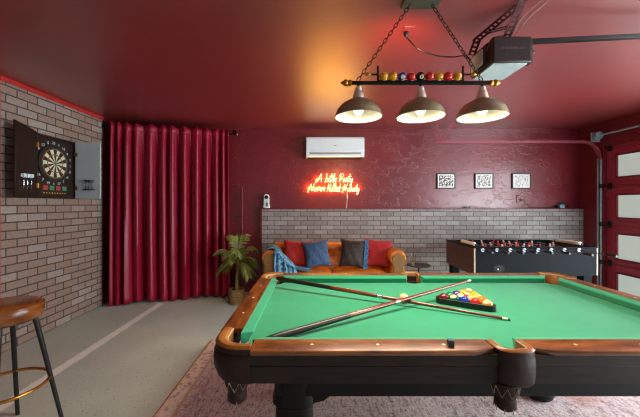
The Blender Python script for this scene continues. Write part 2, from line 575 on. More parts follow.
mb = MB().box((-0.805, BF - 0.02, 1.262), (XR, YB, 1.277)).box((-0.805, BF - 0.02, 0), (-0.78, YB, 1.262))
struct(mb, 'trim_1', M['jamb'], 'thin red cap and end trim of back brick wainscot', 'trim', bevel=0.003)
struct(MB().box((XL, 2.74, H - 0.045), (XL + 0.035, 4.09, H)), 'trim_2', M['trim'], 'red strip along top of the left brick wall', 'trim', bevel=0.004)
struct(MB().box((XL, 2.705, 0), (XL + 0.024, 2.75, H - 0.045)), 'trim_3', M['trim'], 'red upright strip at near end of left brick wall', 'trim', bevel=0.004)
# right wall with the garage door opening
DY0, DY1, DZ = -0.45, 4.33, 2.15
mb = MB().box((XR, DY1, 0), (XR + 0.12, YB, H)).box((XR, DY0, DZ), (XR + 0.12, DY1, H)).box((XR, YF, 0), (XR + 0.12, DY0, H))
struct(mb, 'wall_right', M['jamb'], 'red right wall around the garage door', 'wall')

# garage door: four sections with frosted panes
door = thing('door_1', 'red sectional garage door with frosted window panes', 'garage door', (XR + 0.07, (DY0 + DY1) / 2, 0))
door['kind'] = 'structure'
SX = XR + 0.055
secs = [(0.0, 0.53), (0.53, 1.06), (1.06, 1.59), (1.59, 2.12)]
panez = [(0.09, 0.40), (0.60, 0.93), (1.16, 1.46), (1.71, 2.00)]
pw, stile = 1.02, 0.155
for (z0, z1), (p0, p1) in zip(secs, panez):
    ys = []
    y = DY1 - 0.150
    while y - pw > DY0 + 0.02:
        ys.append((y - pw, y)); y -= pw + stile
    mb = MB()
    mb.box((SX, DY0 - 0.02, z0), (SX + 0.045, DY1 + 0.02, p0)).box((SX, DY0 - 0.02, p1), (SX + 0.045, DY1 + 0.02, z1 - 0.001 if z1 < 2 else 2.19))
    edges = [DY1] + [e for (a, b) in ys for e in (b, a)] + [DY0]
    for i in range(0, len(edges), 2):
        mb.box((SX, edges[i + 1], p0), (SX + 0.045, edges[i], p1))
    # ribs pressed along the rails
    for zz in (z0 + 0.022, z1 - 0.04):
        mb.box((SX - 0.012, DY0, zz), (SX, DY1, zz + 0.018))
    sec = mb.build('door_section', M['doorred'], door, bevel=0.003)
    for col_, (a, b) in enumerate(ys):
        fr = MB()
        e, d = 0.018, 0.010
        fr.box((SX - d, a - e, p0 - e), (SX, b + e, p0)).box((SX - d, a - e, p1), (SX, b + e, p1 + e))
        fr.box((SX - d, a - e, p0), (SX, a, p1)).box((SX - d, b, p0), (SX, b + e, p1))
        fr.build('window_frame', M['jamb'], sec, bevel=0.003)
        MB().box((SX + 0.016, a, p0), (SX + 0.024, b, p1)).build('pane', M['pane'] if col_ == 0 else M['pane_boost'], sec)
    hb = MB().box((SX - 0.018, DY1 - 0.09, z1 - 0.05), (SX - 0.012, DY1 - 0.03, z1 + 0.04)).tube([(SX - 0.03, DY1 - 0.06, z1), (SX - 0.03, DY1 + 0.012, z1)], 0.008)
    hb.build('hinge', M['iron'], sec)

# ------------------------------------------------------------------ garage door hardware
TY = DY1 + 0.02
TX = XR - 0.035
trk = thing('garage_door_track', 'curved red and grey steel track beside the garage door', 'door track', (TX, TY, 0))
mb = MB()
mb.box((TX - 0.022, TY - 0.03, 0.0), (TX + 0.022, TY - 0.022, 1.98)).box((TX - 0.022, TY - 0.03, 0), (TX - 0.015, TY + 0.01, 1.98)).box((TX + 0.015, TY - 0.03, 0), (TX + 0.022, TY + 0.01, 1.98))
mb.build('vertical_track', M['grey_metal'], trk)
hz = 2.215; R = 0.24
pts = [(TX, TY - 0.005, 1.96)] + [(TX - R + R * math.cos(a), TY - 0.005, hz - R + R * math.sin(a)) for a in [i * PI / 2 / 10 for i in range(11)]] + [(1.70, TY - 0.005, hz)]
rows = []
for (dx, dz) in ((0.0, 0.022), (0.0, -0.022)):
    pass
mb = MB()
prev = None
rings = []
for i, p in enumerate(pts):
    a = Vector(pts[max(i - 1, 0)]); b = Vector(pts[min(i + 1, len(pts) - 1)])
    t = (b - a).normalized(); nrm = Vector((t.z, 0, -t.x))
    p = Vector(p)
    yv = Vector((0, 1, 0))
    rings.append([p + nrm * 0.016 - yv * 0.025, p + nrm * 0.016 + yv * 0.015, p + nrm * 0.010 + yv * 0.015, p + nrm * 0.010 - yv * 0.017,
                  p - nrm * 0.010 - yv * 0.017, p - nrm * 0.010 + yv * 0.015, p - nrm * 0.016 + yv * 0.015, p - nrm * 0.016 - yv * 0.025])
mb.loft(rings)
mb.build('curved_track', M['track'], trk)
def perf_strap(mb, a, b, w=0.036, th=0.004, side=Vector((1, 0, 0))):
    a, b = Vector(a), Vector(b)
    t = (b - a); L = t.length; t.normalize()
    s = (side - t * side.dot(t)).normalized(); n = t.cross(s)
    m4 = Matrix((s, t, n)).transposed().to_4x4(); m4.translation = a
    for sx in (-1, 1):
        mb.box((sx * w / 2 - 0.007, 0, -th / 2), (sx * w / 2 + 0.007, L, th / 2), mat=m4)
    k = max(2, int(L / 0.024))
    for i in range(k + 1):
        y = L * i / k
        mb.box((-w / 2, max(0, y - 0.005), -th / 2), (w / 2, min(L, y + 0.005), th / 2), mat=m4)
    return mb
mb = perf_strap(MB(), (1.745, TY, H), (1.745, TY, hz - 0.02)); perf_strap(mb, (2.0, TY + 0.01, H), (1.76, TY + 0.01, hz))
mb.build('hanger_strap', M['track'], trk)
for z in (0.5, 1.03, 1.56):
    MB().box((TX - 0.03, TY - 0.04, z), (TX + 0.035, TY - 0.03, z + 0.06)).box((TX + 0.022, TY - 0.04, z), (XR, TY + 0.01, z + 0.006)).build('track_bracket', M['iron'], trk)
tor = thing('torsion_shaft', 'grey steel torsion shaft above the garage door', 'door shaft', (XR - 0.07, TY - 0.1, 2.27))
mb = MB().tube([(XR - 0.07, TY + 0.03, 2.30), (XR - 0.07, -0.3, 2.30)], 0.0125, 10)
mb.build('shaft', M['grey_metal'], tor, smooth=40)
mb = MB().lathe([(0.02, -0.02), (0.055, -0.02), (0.055, -0.014), (0.04, -0.01), (0.04, 0.01), (0.055, 0.014), (0.055, 0.02), (0.02, 0.02)], 20,
                mat=Matrix.Translation((XR - 0.07, TY - 0.03, 2.30)) @ Matrix.Rotation(PI / 2, 4, 'X'))
mb.build('cable_drum', M['grey_metal'], tor, smooth=35)
MB().box((XR - 0.13, TY + 0.02, 2.22), (XR, TY + 0.028, 2.36)).build('end_bearing_plate', M['grey_metal'], tor, bevel=0.004)

# ------------------------------------------------------------------ rug
RX0, RX1, RY0, RY1 = -1.0, 2.9, 0.55, 3.02
rg = thing('area_rug', 'faded mauve and brown patterned rug under the pool table', 'rug', (RX0, RY0, 0))
mb = MB()
rows = []
nx, ny = 60, 40
for i in range(nx + 1):
    row = []
    for j in range(ny + 1):
        x = RX0 + (RX1 - RX0) * i / nx; y = RY0 + (RY1 - RY0) * j / ny
        row.append((x, y, 0.009))
    rows.append(row)
mb.box((RX0, RY0, 0.001), (RX1, RY1, 0.010))
mb.build('pile', M['rug'], rg)
MB().box((RX0 - 0.010, RY0, 0.001), (RX0, RY1, 0.011)).build('edge_binding', M['leather_tan'], rg, bevel=0.003)
rg_kids = True

# ------------------------------------------------------------------ pool table
NX0, NX1, NY0, NY1 = -0.255, 1.725, 1.245, 2.235
TCX, TCY = (NX0 + NX1) / 2, (NY0 + NY1) / 2
BEDZ, RAILZ = 0.775, 0.824
CW, WW = 0.045, 0.095      # cushion and wood widths
OX0, OX1, OY0, OY1 = NX0 - CW - WW, NX1 + CW + WW, NY0 - CW - WW, NY1 + CW + WW
pt = thing('pool_table', 'large pool table with green cloth and carved dark wood legs', 'pool table', (TCX, TCY, 0.011))
# bed with pocket notches
def arc(cx, cy, r, a0, a1, n=10):
    return [(cx + r * math.cos(math.radians(a0 + (a1 - a0) * i / n)), cy + r * math.sin(math.radians(a0 + (a1 - a0) * i / n))) for i in range(n + 1)]
bx0, bx1, by0, by1 = NX0 - 0.04, NX1 + 0.04, NY0 - 0.04, NY1 + 0.04
pr = 0.062
c1 = 0.028   # corner pocket centre offset outside the nose corner
poly = []
poly += arc(NX0 - c1, NY0 - c1, pr, 80, 10)
poly += arc(TCX, NY0 - 0.055, 0.058, 165, 15)
poly += arc(NX1 + c1, NY0 - c1, pr, 170, 100)
poly += arc(NX1 + c1, NY1 + c1, pr, 260, 190)
poly += arc(TCX, NY1 + 0.055, 0.058, 345, 195)
poly += arc(NX0 - c1, NY1 + c1, pr, 350, 280)
MB().prism(poly, BEDZ - 0.03, BEDZ).build('cloth_bed', M['cloth'], pt)
# cushions: profile (distance behind the nose, z)
prof = [(0.0, BEDZ + 0.034), (0.004, BEDZ + 0.040), (CW, RAILZ - 0.001), (CW, BEDZ), (0.022, BEDZ)]
def cushion(x0, x1, base, sgn, axis, e0, e1):
    mb = MB(); rings = []
    for end, e in ((x0, -e0), (x1, e1)):
        ring = []
        for d, z in prof:
            u = end + e * d
            v = base + sgn * d
            ring.append((u, v, z) if axis == 'x' else (v, u, z))
        rings.append(ring)
    mb.loft(rings)
    return mb.build('cushion', M['cloth'], pt, bevel=0.002)
cm, sm = 0.055, 0.065
for base, sg in ((NY0, -1), (NY1, 1)):
    cushion(NX0 + cm, TCX - sm, base, sg, 'x', 0.9, 0.35)
    cushion(TCX + sm, NX1 - cm, base, sg, 'x', 0.35, 0.9)
for base, sg in ((NX0, -1), (NX1, 1)):
    cushion(NY0 + cm, NY1 - cm, base, sg, 'y', 0.9, 0.9)
# wooden rails with ivory sights
rp = [(CW, RAILZ - 0.022), (CW, RAILZ), (CW + WW - 0.012, RAILZ - 0.001), (CW + WW - 0.003, RAILZ - 0.004), (CW + WW, RAILZ - 0.008), (CW + WW - 0.002, RAILZ - 0.012), (CW + WW - 0.008, RAILZ - 0.014), (CW + WW - 0.010, RAILZ - 0.022)]
def wrail(x0, x1, base, sg, axis, sights, ch0=0, ch1=0):
    mb = MB(); rings = []
    def ring(u, cut):
        out = []
        for d, z in rp:
            dd = min(d, CW + WW - cut + (d - CW - WW) * 0.2) if cut else d
            out.append((u, base + sg * dd, z) if axis == 'x' else (base + sg * dd, u, z))
        return out
    us = [(x0, ch0)]
    if ch0: us += [(x0 + 0.075, 0.0)]
    if ch1: us += [(x1 - 0.075, 0.0)]
    us += [(x1, ch1)]
    mb.loft([ring(u, c) for u, c in us])
    o = mb.build('rail', M['railwood'] if axis == 'x' else M['railwood_y'], pt, smooth=40)
    for u in sights:
        sb = MB()
        q = (u, base + sg * (CW + WW * 0.45), RAILZ - 0.0014)
        if axis != 'x': q = (q[1], q[0], q[2])
        sb.lathe([(0.006, 0), (0.006, 0.0014)], 10, q)
        sb.build('sight', M['ivory'], o)
    return o
dL = (NX1 - NX0) / 8
for base, sg in ((NY0, -1), (NY1, 1)):
    wrail(NX0 + 0.025, TCX - 0.074, base, sg, 'x', [NX0 + dL * k for k in (1, 2, 3)], 0, 0.028)
    wrail(TCX + 0.074, NX1 - 0.025, base, sg, 'x', [NX0 + dL * k for k in (5, 6, 7)], 0.028, 0)
for base, sg in ((NX0, -1), (NX1, 1)):
    wrail(NY0 + 0.06, NY1 - 0.06, base, sg, 'y', [NY0 + dL * k for k in (1, 2, 3)])
# aprons in two tiers
def apron(axis, a, b, outer, sg):
    mb = MB()
    for (z0, z1, ins) in ((0.762, 0.803, 0.012), (0.695, 0.760, 0.018), (0.755, 0.765, 0.024)):
        o0 = outer - sg * ins; o1 = outer - sg * (ins + 0.025)
        lo, hi = min(o0, o1), max(o0, o1)
        if axis == 'x': mb.box((a, lo, z0), (b, hi, z1))
        else: mb.box((lo, a, z0), (hi, b, z1))
    return mb.build('apron', M['apron'] if axis == 'x' else M['apron_y'], pt, bevel=0.003)
apron('x', OX0 + 0.12, OX1 - 0.12, OY0, -1); apron('x', OX0 + 0.12, OX1 - 0.12, OY1, 1)
apron('y', OY0 + 0.12, OY1 - 0.12, OX0, -1); apron('y', OY0 + 0.12, OY1 - 0.12, OX1, 1)
# under frame
LXL, LXR, LYN, LYF = -0.085, 1.555, 1.345, 2.135
mb = MB()
for y in (LYN - 0.075, LYF + 0.035): mb.box((LXL - 0.075, y, 0.556), (LXR + 0.075, y + 0.04, 0.745))
for x in (LXL - 0.03, LXR - 0.03): mb.box((x, LYN - 0.03, 0.60), (x + 0.06, LYF + 0.03, 0.745))
mb.build('underframe', M['frame_wood'], pt, bevel=0.004)
# legs: tapering pedestals with corbels and round feet
def leg(x, y, dirx, diry):
    mb = MB()
    def ring(z, hw, hd, n=24, e=3.2):
        out = []
        for i in range(n):
            a = 2 * PI * i / n
            c, s = math.cos(a), math.sin(a)
            out.append((x + hw * math.copysign(abs(c) ** (2 / e), c), y + hd * math.copysign(abs(s) ** (2 / e), s), z))
        return out
    mb.loft([ring(z, w, w * 0.95) for z, w in ((0.745, 0.088), (0.60, 0.086), (0.56, 0.084), (0.535, 0.092), (0.515, 0.092), (0.50, 0.078), (0.42, 0.082), (0.30, 0.078), (0.20, 0.066), (0.13, 0.056), (0.11, 0.066))])
    mb.loft([ring(z, w, w, 24, 2.0) for z, w in ((0.112, 0.062), (0.105, 0.075), (0.08, 0.088), (0.05, 0.090), (0.032, 0.082), (0.0215, 0.07))])
    o = mb.build('leg', M['frame_wood'], pt, smooth=40)
    # corbel toward the middle of the table along x
    cb = MB()
    poly = [(0.06, 0.557), (0.165, 0.557), (0.125, 0.528), (0.09, 0.52), (0.06, 0.50)]
    for (sg, hw) in ((dirx, 0.06),):
        vs0 = [(x + sg * u, y - hw, z) for u, z in poly]; vs1 = [(x + sg * u, y + hw, z) for u, z in poly]
        cb.loft([vs0, vs1])
    cb.build('corbel', M['frame_wood'], o, bevel=0.003)
    return o
for (x, dx) in ((LXL, 1), (LXR, -1)):
    for (y, dy) in ((LYN, 1), (LYF, -1)):
        leg(x, y, dx, dy)
# pockets
def outline_sweep(mb, path, sect):
    n = len(path); rings = []
    for i in range(n):
        a = Vector(path[max(i - 1, 0)]); b = Vector(path[min(i + 1, n - 1)])
        t = (b - a).normalized(); nr = Vector((t.y, -t.x))
        p = Vector(path[i])
        rings.append([(p.x + nr.x * d, p.y + nr.y * d, z) for d, z in sect])
    mb.loft(rings)
def pocket(path, hc, hr, flip, bc, wi, wo, bulge):
    # path runs with the outside on its right-hand side before mirroring
    fx, fy = flip
    def mir(mb):
        mb.v = [Vector((TCX + fx * (p.x - TCX), TCY + fy * (p.y - TCY), p.z)) for p in mb.v]; return mb
    mb = MB(); outline_sweep(mb, path, [(-wi, 0.745), (-wi, 0.818), (-wi + 0.008, 0.829), (0.0, 0.832), (wo - 0.010, 0.830), (wo - 0.003, 0.827), (wo, 0.823), (wo - 0.004, 0.820), (-wi + 0.010, 0.811), (-wi + 0.010, 0.745)])
    col = mir(mb).build('pocket_collar', M['leather_tan'], pt, smooth=50)
    mb = MB(); outline_sweep(mb, path, [(-wi + 0.012, 0.811), (wo - 0.004, 0.821), (wo - 0.001, 0.808), (wo - 0.003, 0.802), (wo + bulge * 0.6, 0.795), (wo + bulge, 0.765), (wo + bulge * 0.7, 0.735), (wo - bulge, 0.704), (wo - 0.016, 0.690), (-wi + 0.012, 0.690)])
    mir(mb).build('pocket_shield', M['leather_dark'], pt, smooth=50)
    mb = MB(); mb.tube([(p[0] - 0.0, p[1], 0.0) for p in []] or [(hc[0], hc[1], 0.70), (hc[0], hc[1], 0.701)], 0.001)
    mb = MB()
    ins = []
    n = len(path)
    for i in range(n):
        a = Vector(path[max(i - 1, 0)]); b = Vector(path[min(i + 1, n - 1)]); t = (b - a).normalized(); nr = Vector((t.y, -t.x)); p = Vector(path[i]) - nr * (wi - 0.004)
        ins.append((p.x, p.y, 0.822))
    mb.tube(ins, 0.005, 6)
    mir(mb).build('piping', M['leather_lace'], col, smooth=60)
    # drop basket: dark liner, laced leather net and pouch
    mb = MB(); mb.lathe([(hr, 0.742), (hr, 0.70), (hr * 0.8, 0.69), (0.001, 0.688)], 20, (hc[0], hc[1], 0), cap=False)
    mir(mb).build('pocket_liner', M['void'], pt, smooth=50)
    mb = MB(); mb.lathe([(0.048, 0.700), (0.046, 0.672), (0.038, 0.650), (0.034, 0.642), (0.037, 0.628), (0.036, 0.606), (0.022, 0.594), (0.001, 0.592)], 18, (bc[0], bc[1], 0))
    bk = mir(mb).build('pocket_basket', M['leather_dark'], pt, smooth=50)
    mb = MB()
    zig = [(bc[0] + (0.050 if k % 2 else 0.041) * math.cos(a), bc[1] + (0.050 if k % 2 else 0.041) * math.sin(a), 0.692 if k % 2 else 0.652) for k, a in enumerate([2 * PI * k / 16 for k in range(16)])]
    mb.tube(zig, 0.0022, 5, closed=True)
    for k in range(8):
        a = 2 * PI * k / 8 + 0.2
        q = Vector((bc[0] + 0.037 * math.cos(a), bc[1] + 0.037 * math.sin(a), 0.612))
        mb.tube([q, q + Vector((0, 0, -0.018))], 0.0016, 5)
    mir(mb).build('lacing', M['leather_lace'], bk)
# corner path for the near left corner, outside on the right-hand side when walking (left rail -> corner -> near rail)
mx, my = OX0 + 0.020, OY0 + 0.020
cr = 0.10
cpath = [(mx, NY0 + 0.058), (mx, my + cr)] + [(mx + cr - cr * math.cos(a), my + cr - cr * math.sin(a)) for a in [i * PI / 2 / 8 for i in range(1, 8)]] + [(mx + cr, my), (NX0 + 0.022, my)]
cpath = [cpath[0]] + cpath[1:]
spath = [(TCX + a, NY0 + b) for a, b in ((-0.055, -0.058), (-0.055, -0.105), (-0.050, -0.126), (-0.036, -0.137), (0.0, -0.140), (0.036, -0.137), (0.050, -0.126), (0.055, -0.105), (0.055, -0.058))]
# orient: outward normal must point away from the table
cpath = list(cpath)
def outward(path):
    a = Vector(path[len(path) // 2 - 1]); b = Vector(path[len(path) // 2 + 1]); t = b - a; nr = Vector((t.y, -t.x))
    return nr.dot(Vector(path[len(path) // 2]) - Vector((TCX, TCY))) > 0
if not outward(cpath): cpath = cpath[::-1]
if not outward(spath): spath = spath[::-1]
for fx in (1, -1):
    for fy in (1, -1):
        pocket(cpath, (NX0 - c1, NY0 - c1), 0.058, (fx, fy), (NX0 - 0.040, NY0 - 0.062), 0.036, 0.012, 0.007)
for fy in (1, -1):
    pocket(spath, (TCX, NY0 - 0.055), 0.048, (1, fy), (TCX - 0.028, NY0 - 0.105), 0.014, 0.016, 0.002)

pt.location.z -= 0.011
BEDZ -= 0.011; RAILZ -= 0.011

# ------------------------------------------------------------------ cues, balls, rack, chalk
def cue(name, label, a, b, group=None):
    """a: butt end, b: tip end (centre points)"""
    a, b = Vector(a), Vector(b)
    d = b - a
    def at(t): return a + d * t
    root = thing(name, label, 'cue', tuple(at(0.5) - Vector((0, 0, 0.01))), group)
    def seg(nm, t0, t1, r0, r1, mat, par=root):
        k = 6
        return MB().tube([at(t0 + (t1 - t0) * i / k) for i in range(k + 1)], [r0 + (r1 - r0) * i / k for i in range(k + 1)], 12).build(nm, mat, par, smooth=40)
    seg('butt_cap', 0.0, 0.02, 0.0115, 0.0148, M['black'])
    seg('butt', 0.02, 0.30, 0.0148, 0.0128, M['cue_dark'])
    seg('forearm', 0.30, 0.515, 0.0128, 0.0108, M['cue_red'])
    seg('joint_collar', 0.515, 0.535, 0.0110, 0.0108, M['silver'])
    seg('shaft', 0.535, 0.975, 0.0106, 0.0066, M['cue_red'])
    seg('ferrule', 0.975, 0.993, 0.0066, 0.0066, M['ivory'])
    seg('tip', 0.993, 1.0, 0.0066, 0.006, M['chalk_blue'])
    return root
br_ = 0.0278
# first cue: butt on the far left corner rail, tip on the cloth
cA0 = P(277, 279.2, 2.115); cA0.z = 0.831
cA1 = Vector((0.965, 1.515, BEDZ + 0.0072))
cue('pool_cue', 'cue running from far left corner pocket to the middle, under the other', cA0, cA1)
cB0 = Vector((-0.195, 1.275, BEDZ + 0.0145))
cB1 = Vector((1.035, 2.03, BEDZ + 0.074))
cue('pool_cue', 'cue laid from near left of table up onto the ball rack', cB0, cB1)

def ball_mesh(name, c, kind, r):
    mb = MB()
    if kind == 'stripe':
        mb.sphere((0, 0, 0), r, 24, 18, band=0.78, mat=Matrix.Rotation(random.uniform(0.1, 0.5), 3, 'X') @ Matrix.Rotation(random.uniform(-.5, .5), 3, 'Y'))
        return mb, [BALL[c], BALL['ivory']]
    mb.sphere((0, 0, 0), r, 24, 14)
    return mb, [BALL[c]]
def ball(name, c, kind, loc, r, label, group=None):
    mb, ms = ball_mesh(name, c, kind, r)
    o = mb.build(name, ms, None, smooth=60)
    o.location = loc
    return tag(o, label, 'ball', group)
ball('cue_ball', 'ivory', 'solid', (0.523, 1.79, BEDZ + br_), br_, 'cream cue ball lying alone beside the crossed cues')
u = Vector((0.84, -0.54, 0)).normalized(); vv = Vector((-u.y, u.x, 0))
rackC = Vector((0.70, 1.80, BEDZ))      # near left inner corner region
inner_w = 0.004
A0 = rackC
s_ = 2 * br_ + 0.0003
origin = A0 + u * (br_ * 1.732 + 0.001) + vv * br_
rows_def = [
    [('maroon', 'solid', 'dark maroon ball at the left corner of the rack'), ('green', 'stripe', 'green striped ball second in the front row of rack'),
     ('blue', 'solid', 'plain blue ball in middle of the front row of rack'), ('red', 'solid', 'plain red ball fourth in the front row of rack'),
     ('yellow', 'stripe', 'yellow striped ball at the near right corner of rack')],
    [('green', 'solid', 'plain green ball at left of second row in rack'), ('blue', 'stripe', 'blue striped ball second in second row of rack'),
     ('pale', 'solid', 'pale yellow ball third in second row of rack'), ('orange', 'solid', 'plain orange ball at right of second row in rack')],
    [('purple', 'solid', 'plain purple ball at left of third row in rack'), ('red', 'stripe', 'red striped ball in middle of third row in rack'),
     ('pale', 'solid', 'pale yellow ball at right of third row in rack')],
    [('yellow', 'solid', 'golden ball at left of fourth row in rack'), ('yellow', 'solid', 'golden ball at right of fourth row in rack')],
    [('orange', 'stripe', 'orange striped ball at the far point of the rack')],
]
for r, row in enumerate(rows_def):
    for k, (c, kind, lab) in enumerate(row):
        q = origin + u * (s_ * (k + r * 0.5)) + vv * (s_ * 0.866 * r)
        ball('billiard_ball', c, kind, (q.x, q.y, BEDZ + br_), br_, lab, 'pool balls in the rack')
side = 4 * s_ + 2 * br_ * 1.732
def tri(cen, sd, rnd):
    # rounded triangle around the rack centroid
    hh = sd * 0.866
    cs = [A0 - u * 0 , A0 + u * sd, A0 + u * sd / 2 + vv * hh]
    ce = (cs[0] + cs[1] + cs[2]) / 3
    return cs, ce
base_cs = [A0, A0 + u * side, A0 + u * (side / 2) + vv * (side * 0.866)]
ce = sum(base_cs, Vector()) / 3
def rtri(off, rad, n=6):
    out = []
    for i in range(3):
        c = base_cs[i]
        d = (c - ce).normalized()
        inner = c - d * (2 * (rad - off)) if True else c
        a = math.atan2(d.y, d.x)
        for k in range(n + 1):
            t = a - PI / 3 + 2 * PI / 3 * k / n
            out.append(inner + Vector((math.cos(t), math.sin(t), 0)) * rad)
    return out
inn = rtri(0.0, 0.024); outr = rtri(0.011, 0.035)
mb = MB()
zb, zt = BEDZ + 0.001, BEDZ + 0.034
rings = []
N = len(inn)
for i in range(N + 1):
    a, b = inn[i % N], outr[i % N]
    rings.append([(a.x, a.y, zb), (b.x, b.y, zb), (b.x, b.y, zt), (a.x, a.y, zt)])
mb.loft(rings, caps=False)
tag(mb.build('ball_rack', M['rackwood'], None, smooth=30, bevel=0.002), 'black triangular rack holding the coloured balls on green cloth', 'ball rack')
ch = thing('chalk_cube', 'small dark chalk cube on the near rail of pool table', 'chalk', (0.508, 1.145, RAILZ))
MB().cbox((0.508, 1.145, RAILZ + 0.0105), (0.02, 0.02, 0.020)).build('paper_wrap', M['chalk_paper'], ch, bevel=0.001)
MB().cbox((0.508, 1.145, RAILZ + 0.0215), (0.019, 0.019, 0.003)).build('chalk', M['chalk_blue'], ch)

# ------------------------------------------------------------------ bar stool
SC = Vector((-1.75, 1.75, 0))
st = thing('bar_stool', 'round brown leather bar stool with black legs and brass footring', 'stool', SC)
mb = MB(); mb.lathe([(0.001, 0.68), (0.135, 0.68), (0.155, 0.686), (0.165, 0.70), (0.169, 0.725), (0.167, 0.752), (0.156, 0.772), (0.13, 0.782), (0.07, 0.785), (0.001, 0.786)], 40, SC)
seat = mb.build('seat', M['stool_leather'], st, smooth=60)
mb = MB(); mb.tube([(SC.x + 0.166 * math.cos(a), SC.y + 0.166 * math.sin(a), 0.760) for a in [2 * PI * i / 40 for i in range(40)]], 0.004, 6, closed=True)
mb.build('piping', M['stool_leather'], seat, smooth=60)
for a in (33, 123, 213, 303):
    a = math.radians(a)
    d = Vector((math.cos(a), math.sin(a), 0))
    MB().tube([SC + d * 0.118 + Vector((0, 0, 0.69)), SC + d * 0.131 + Vector((0, 0, 0.64)), SC + d * 0.252 + Vector((0, 0, 0.0))], [0.014, 0.014, 0.011], 12).build('leg', M['iron'], st, smooth=50)
ringz = 0.305
MB().tube([(SC.x + 0.192 * math.cos(a), SC.y + 0.192 * math.sin(a), ringz) for a in [2 * PI * i / 48 for i in range(48)]], 0.009, 10, closed=True).build('foot_ring', M['brass'], st, smooth=60)
MB().lathe([(0.02, 0.672), (0.13, 0.672), (0.13, 0.681), (0.02, 0.681)], 24, SC).build('seat_plate', M['iron'], st, smooth=40)

# ------------------------------------------------------------------ curtains
RA = Vector((-2.80, 4.08, 2.375)); RB = Vector((-1.15, 4.585, 2.375))
RD = (RB - RA).normalized()
rod = thing('curtain_rod', 'black rod with end cap carrying the red curtains across the corner', 'curtain rod', (RA + RB) / 2)
MB().tube([RA, RB], 0.010, 10).build('pole', M['blackmetal'], rod, smooth=50)
m4 = Matrix.Translation(RB) @ RD.to_track_quat('Z', 'Y').to_matrix().to_4x4()
MB().lathe([(0.010, -0.005), (0.022, -0.003), (0.024, 0.003), (0.020, 0.012), (0.008, 0.016)], 16, mat=m4).build('finial', M['silver'], rod, smooth=50)
mb = MB().tube([(RB.x - 0.06, RB.y - 0.02, 2.375), (RB.x - 0.06, YB - 0.005, 2.43)], 0.007, 8).cbox((RB.x - 0.06, YB - 0.005, 2.43), (0.05, 0.01, 0.07))
mb.build('wall_bracket', M['blackmetal'], rod)
MB().cbox((XL + 0.012, RA.y + 0.005, 2.375), (0.02, 0.06, 0.06)).build('wall_socket', M['blackmetal'], rod, bevel=0.003)
def curtain(label, t0, t1, folds, ph, seed, lean0=0.0, lean1=0.0):
    rnd = random.Random(seed)
    L = (RB - RA).length
    nrm = Vector((RD.y, -RD.x, 0))
    if nrm.y > 0: nrm = -nrm
    nu, nv = folds * 14, 28
    jit = [rnd.uniform(-0.28, 0.28) for _ in range(folds + 2)]
    amp = [rnd.uniform(0.7, 1.3) for _ in range(folds + 2)]
    rows = []
    cuts = [0.0]
    for f in range(folds): cuts.append(cuts[-1] + rnd.uniform(0.65, 1.45))
    cuts = [c / cuts[-1] for c in cuts]
    ph2 = [rnd.uniform(0, 6.28) for _ in range(folds + 2)]
    for i in range(nv + 1):
        v = i / nv                        # 0 top .. 1 bottom
        row = []
        zt, zb = 2.400, 0.006
        for j in range(nu + 1):
            s = j / nu
            kk = max(q for q in range(folds) if cuts[q] <= s + 1e-9)
            fr = (s - cuts[kk]) / (cuts[kk + 1] - cuts[kk])
            w = math.cos(2 * PI * (fr + 0.06 * math.sin(2.0 * v + ph2[kk]) * math.sin(PI * fr)))
            A0_ = amp[kk] * (1 - fr) + amp[kk + 1] * fr
            A = (0.046 + 0.040 * min(1, v * 1.4)) * A0_
            sec_ = 0.010 * v * math.sin(4 * PI * fr + ph2[kk] + 1.3 * v) + 0.012 * math.sin(9 * s + seed + 1.5 * v) * v
            pin = math.exp(-((v - 0.045) / 0.03) ** 2)
            wv = w if w < 0 else 0.9 * w ** 1.6
            off = A * wv * (1 - 0.45 * pin) + sec_ + 0.025 * math.sin(3.1 * s + seed) * v
            tt = t0 + (t1 - t0) * s + lean0 * (1 - s) * v ** 1.5 + lean1 * s * v ** 1.5
            fl = math.sin(2 * PI * fr) * 0.022 * (0.3 + v) / L * amp[kk]
            base = RA + RD * (L * (tt + fl))
            z = zt + (zb - zt) * v + (0.012 * (1 + w) * (1 - v) if v < 0.04 else 0) + 0.014 * (1 + math.sin(5 * s + seed)) * v ** 6
            p = base + nrm * (off + 0.050)
            row.append((p.x, p.y, z))
        rows.append(row)
    root = thing('curtain', label, 'curtain', RA + RD * (L * (t0 + t1) / 2) * 1.0 + Vector((0, 0, -2.40)), 'red velvet curtains across the corner')
    mb = MB(); mb.grid(rows)
    mb.build('drape', M['curtain'], root, smooth=80, thick=0.004, recalc=False)
    # stitched header tape that follows the pleats
    mb = MB(); hdr = []
    for v in (0, 1, 2, 3):
        hdr.append([(x + nrm.x * 0.005, y + nrm.y * 0.005, 2.404 - 0.028 * v) for (x, y, z) in rows[1]])
    mb.grid(hdr)
    mb.build('header_tape', M['curtain'], root, smooth=80, thick=0.003, recalc=False)
    return root
curtain('wide red velvet curtain nearest the brick wall', 0.068, 0.485, 6, 0.6, 5, lean0=-0.005, lean1=0.02)
curtain('red velvet curtain hanging nearest the potted palm', 0.490, 0.93, 6, 2.2, 11, lean0=0.0, lean1=0.01)
hk = thing('curtain_holdback', 'thin silver hook beside left edge of the red curtains', 'hook', (XL, 4.12, 1.74))
MB().tube(smoothpath([(XL, 4.12, 1.74), (XL + 0.05, 4.12, 1.735), (XL + 0.09, 4.12, 1.725), (XL + 0.10, 4.12, 1.74)], 4), 0.004, 6).cbox((XL + 0.004, 4.12, 1.74), (0.008, 0.03, 0.03)).build('hook_bar', M['silver'], hk)

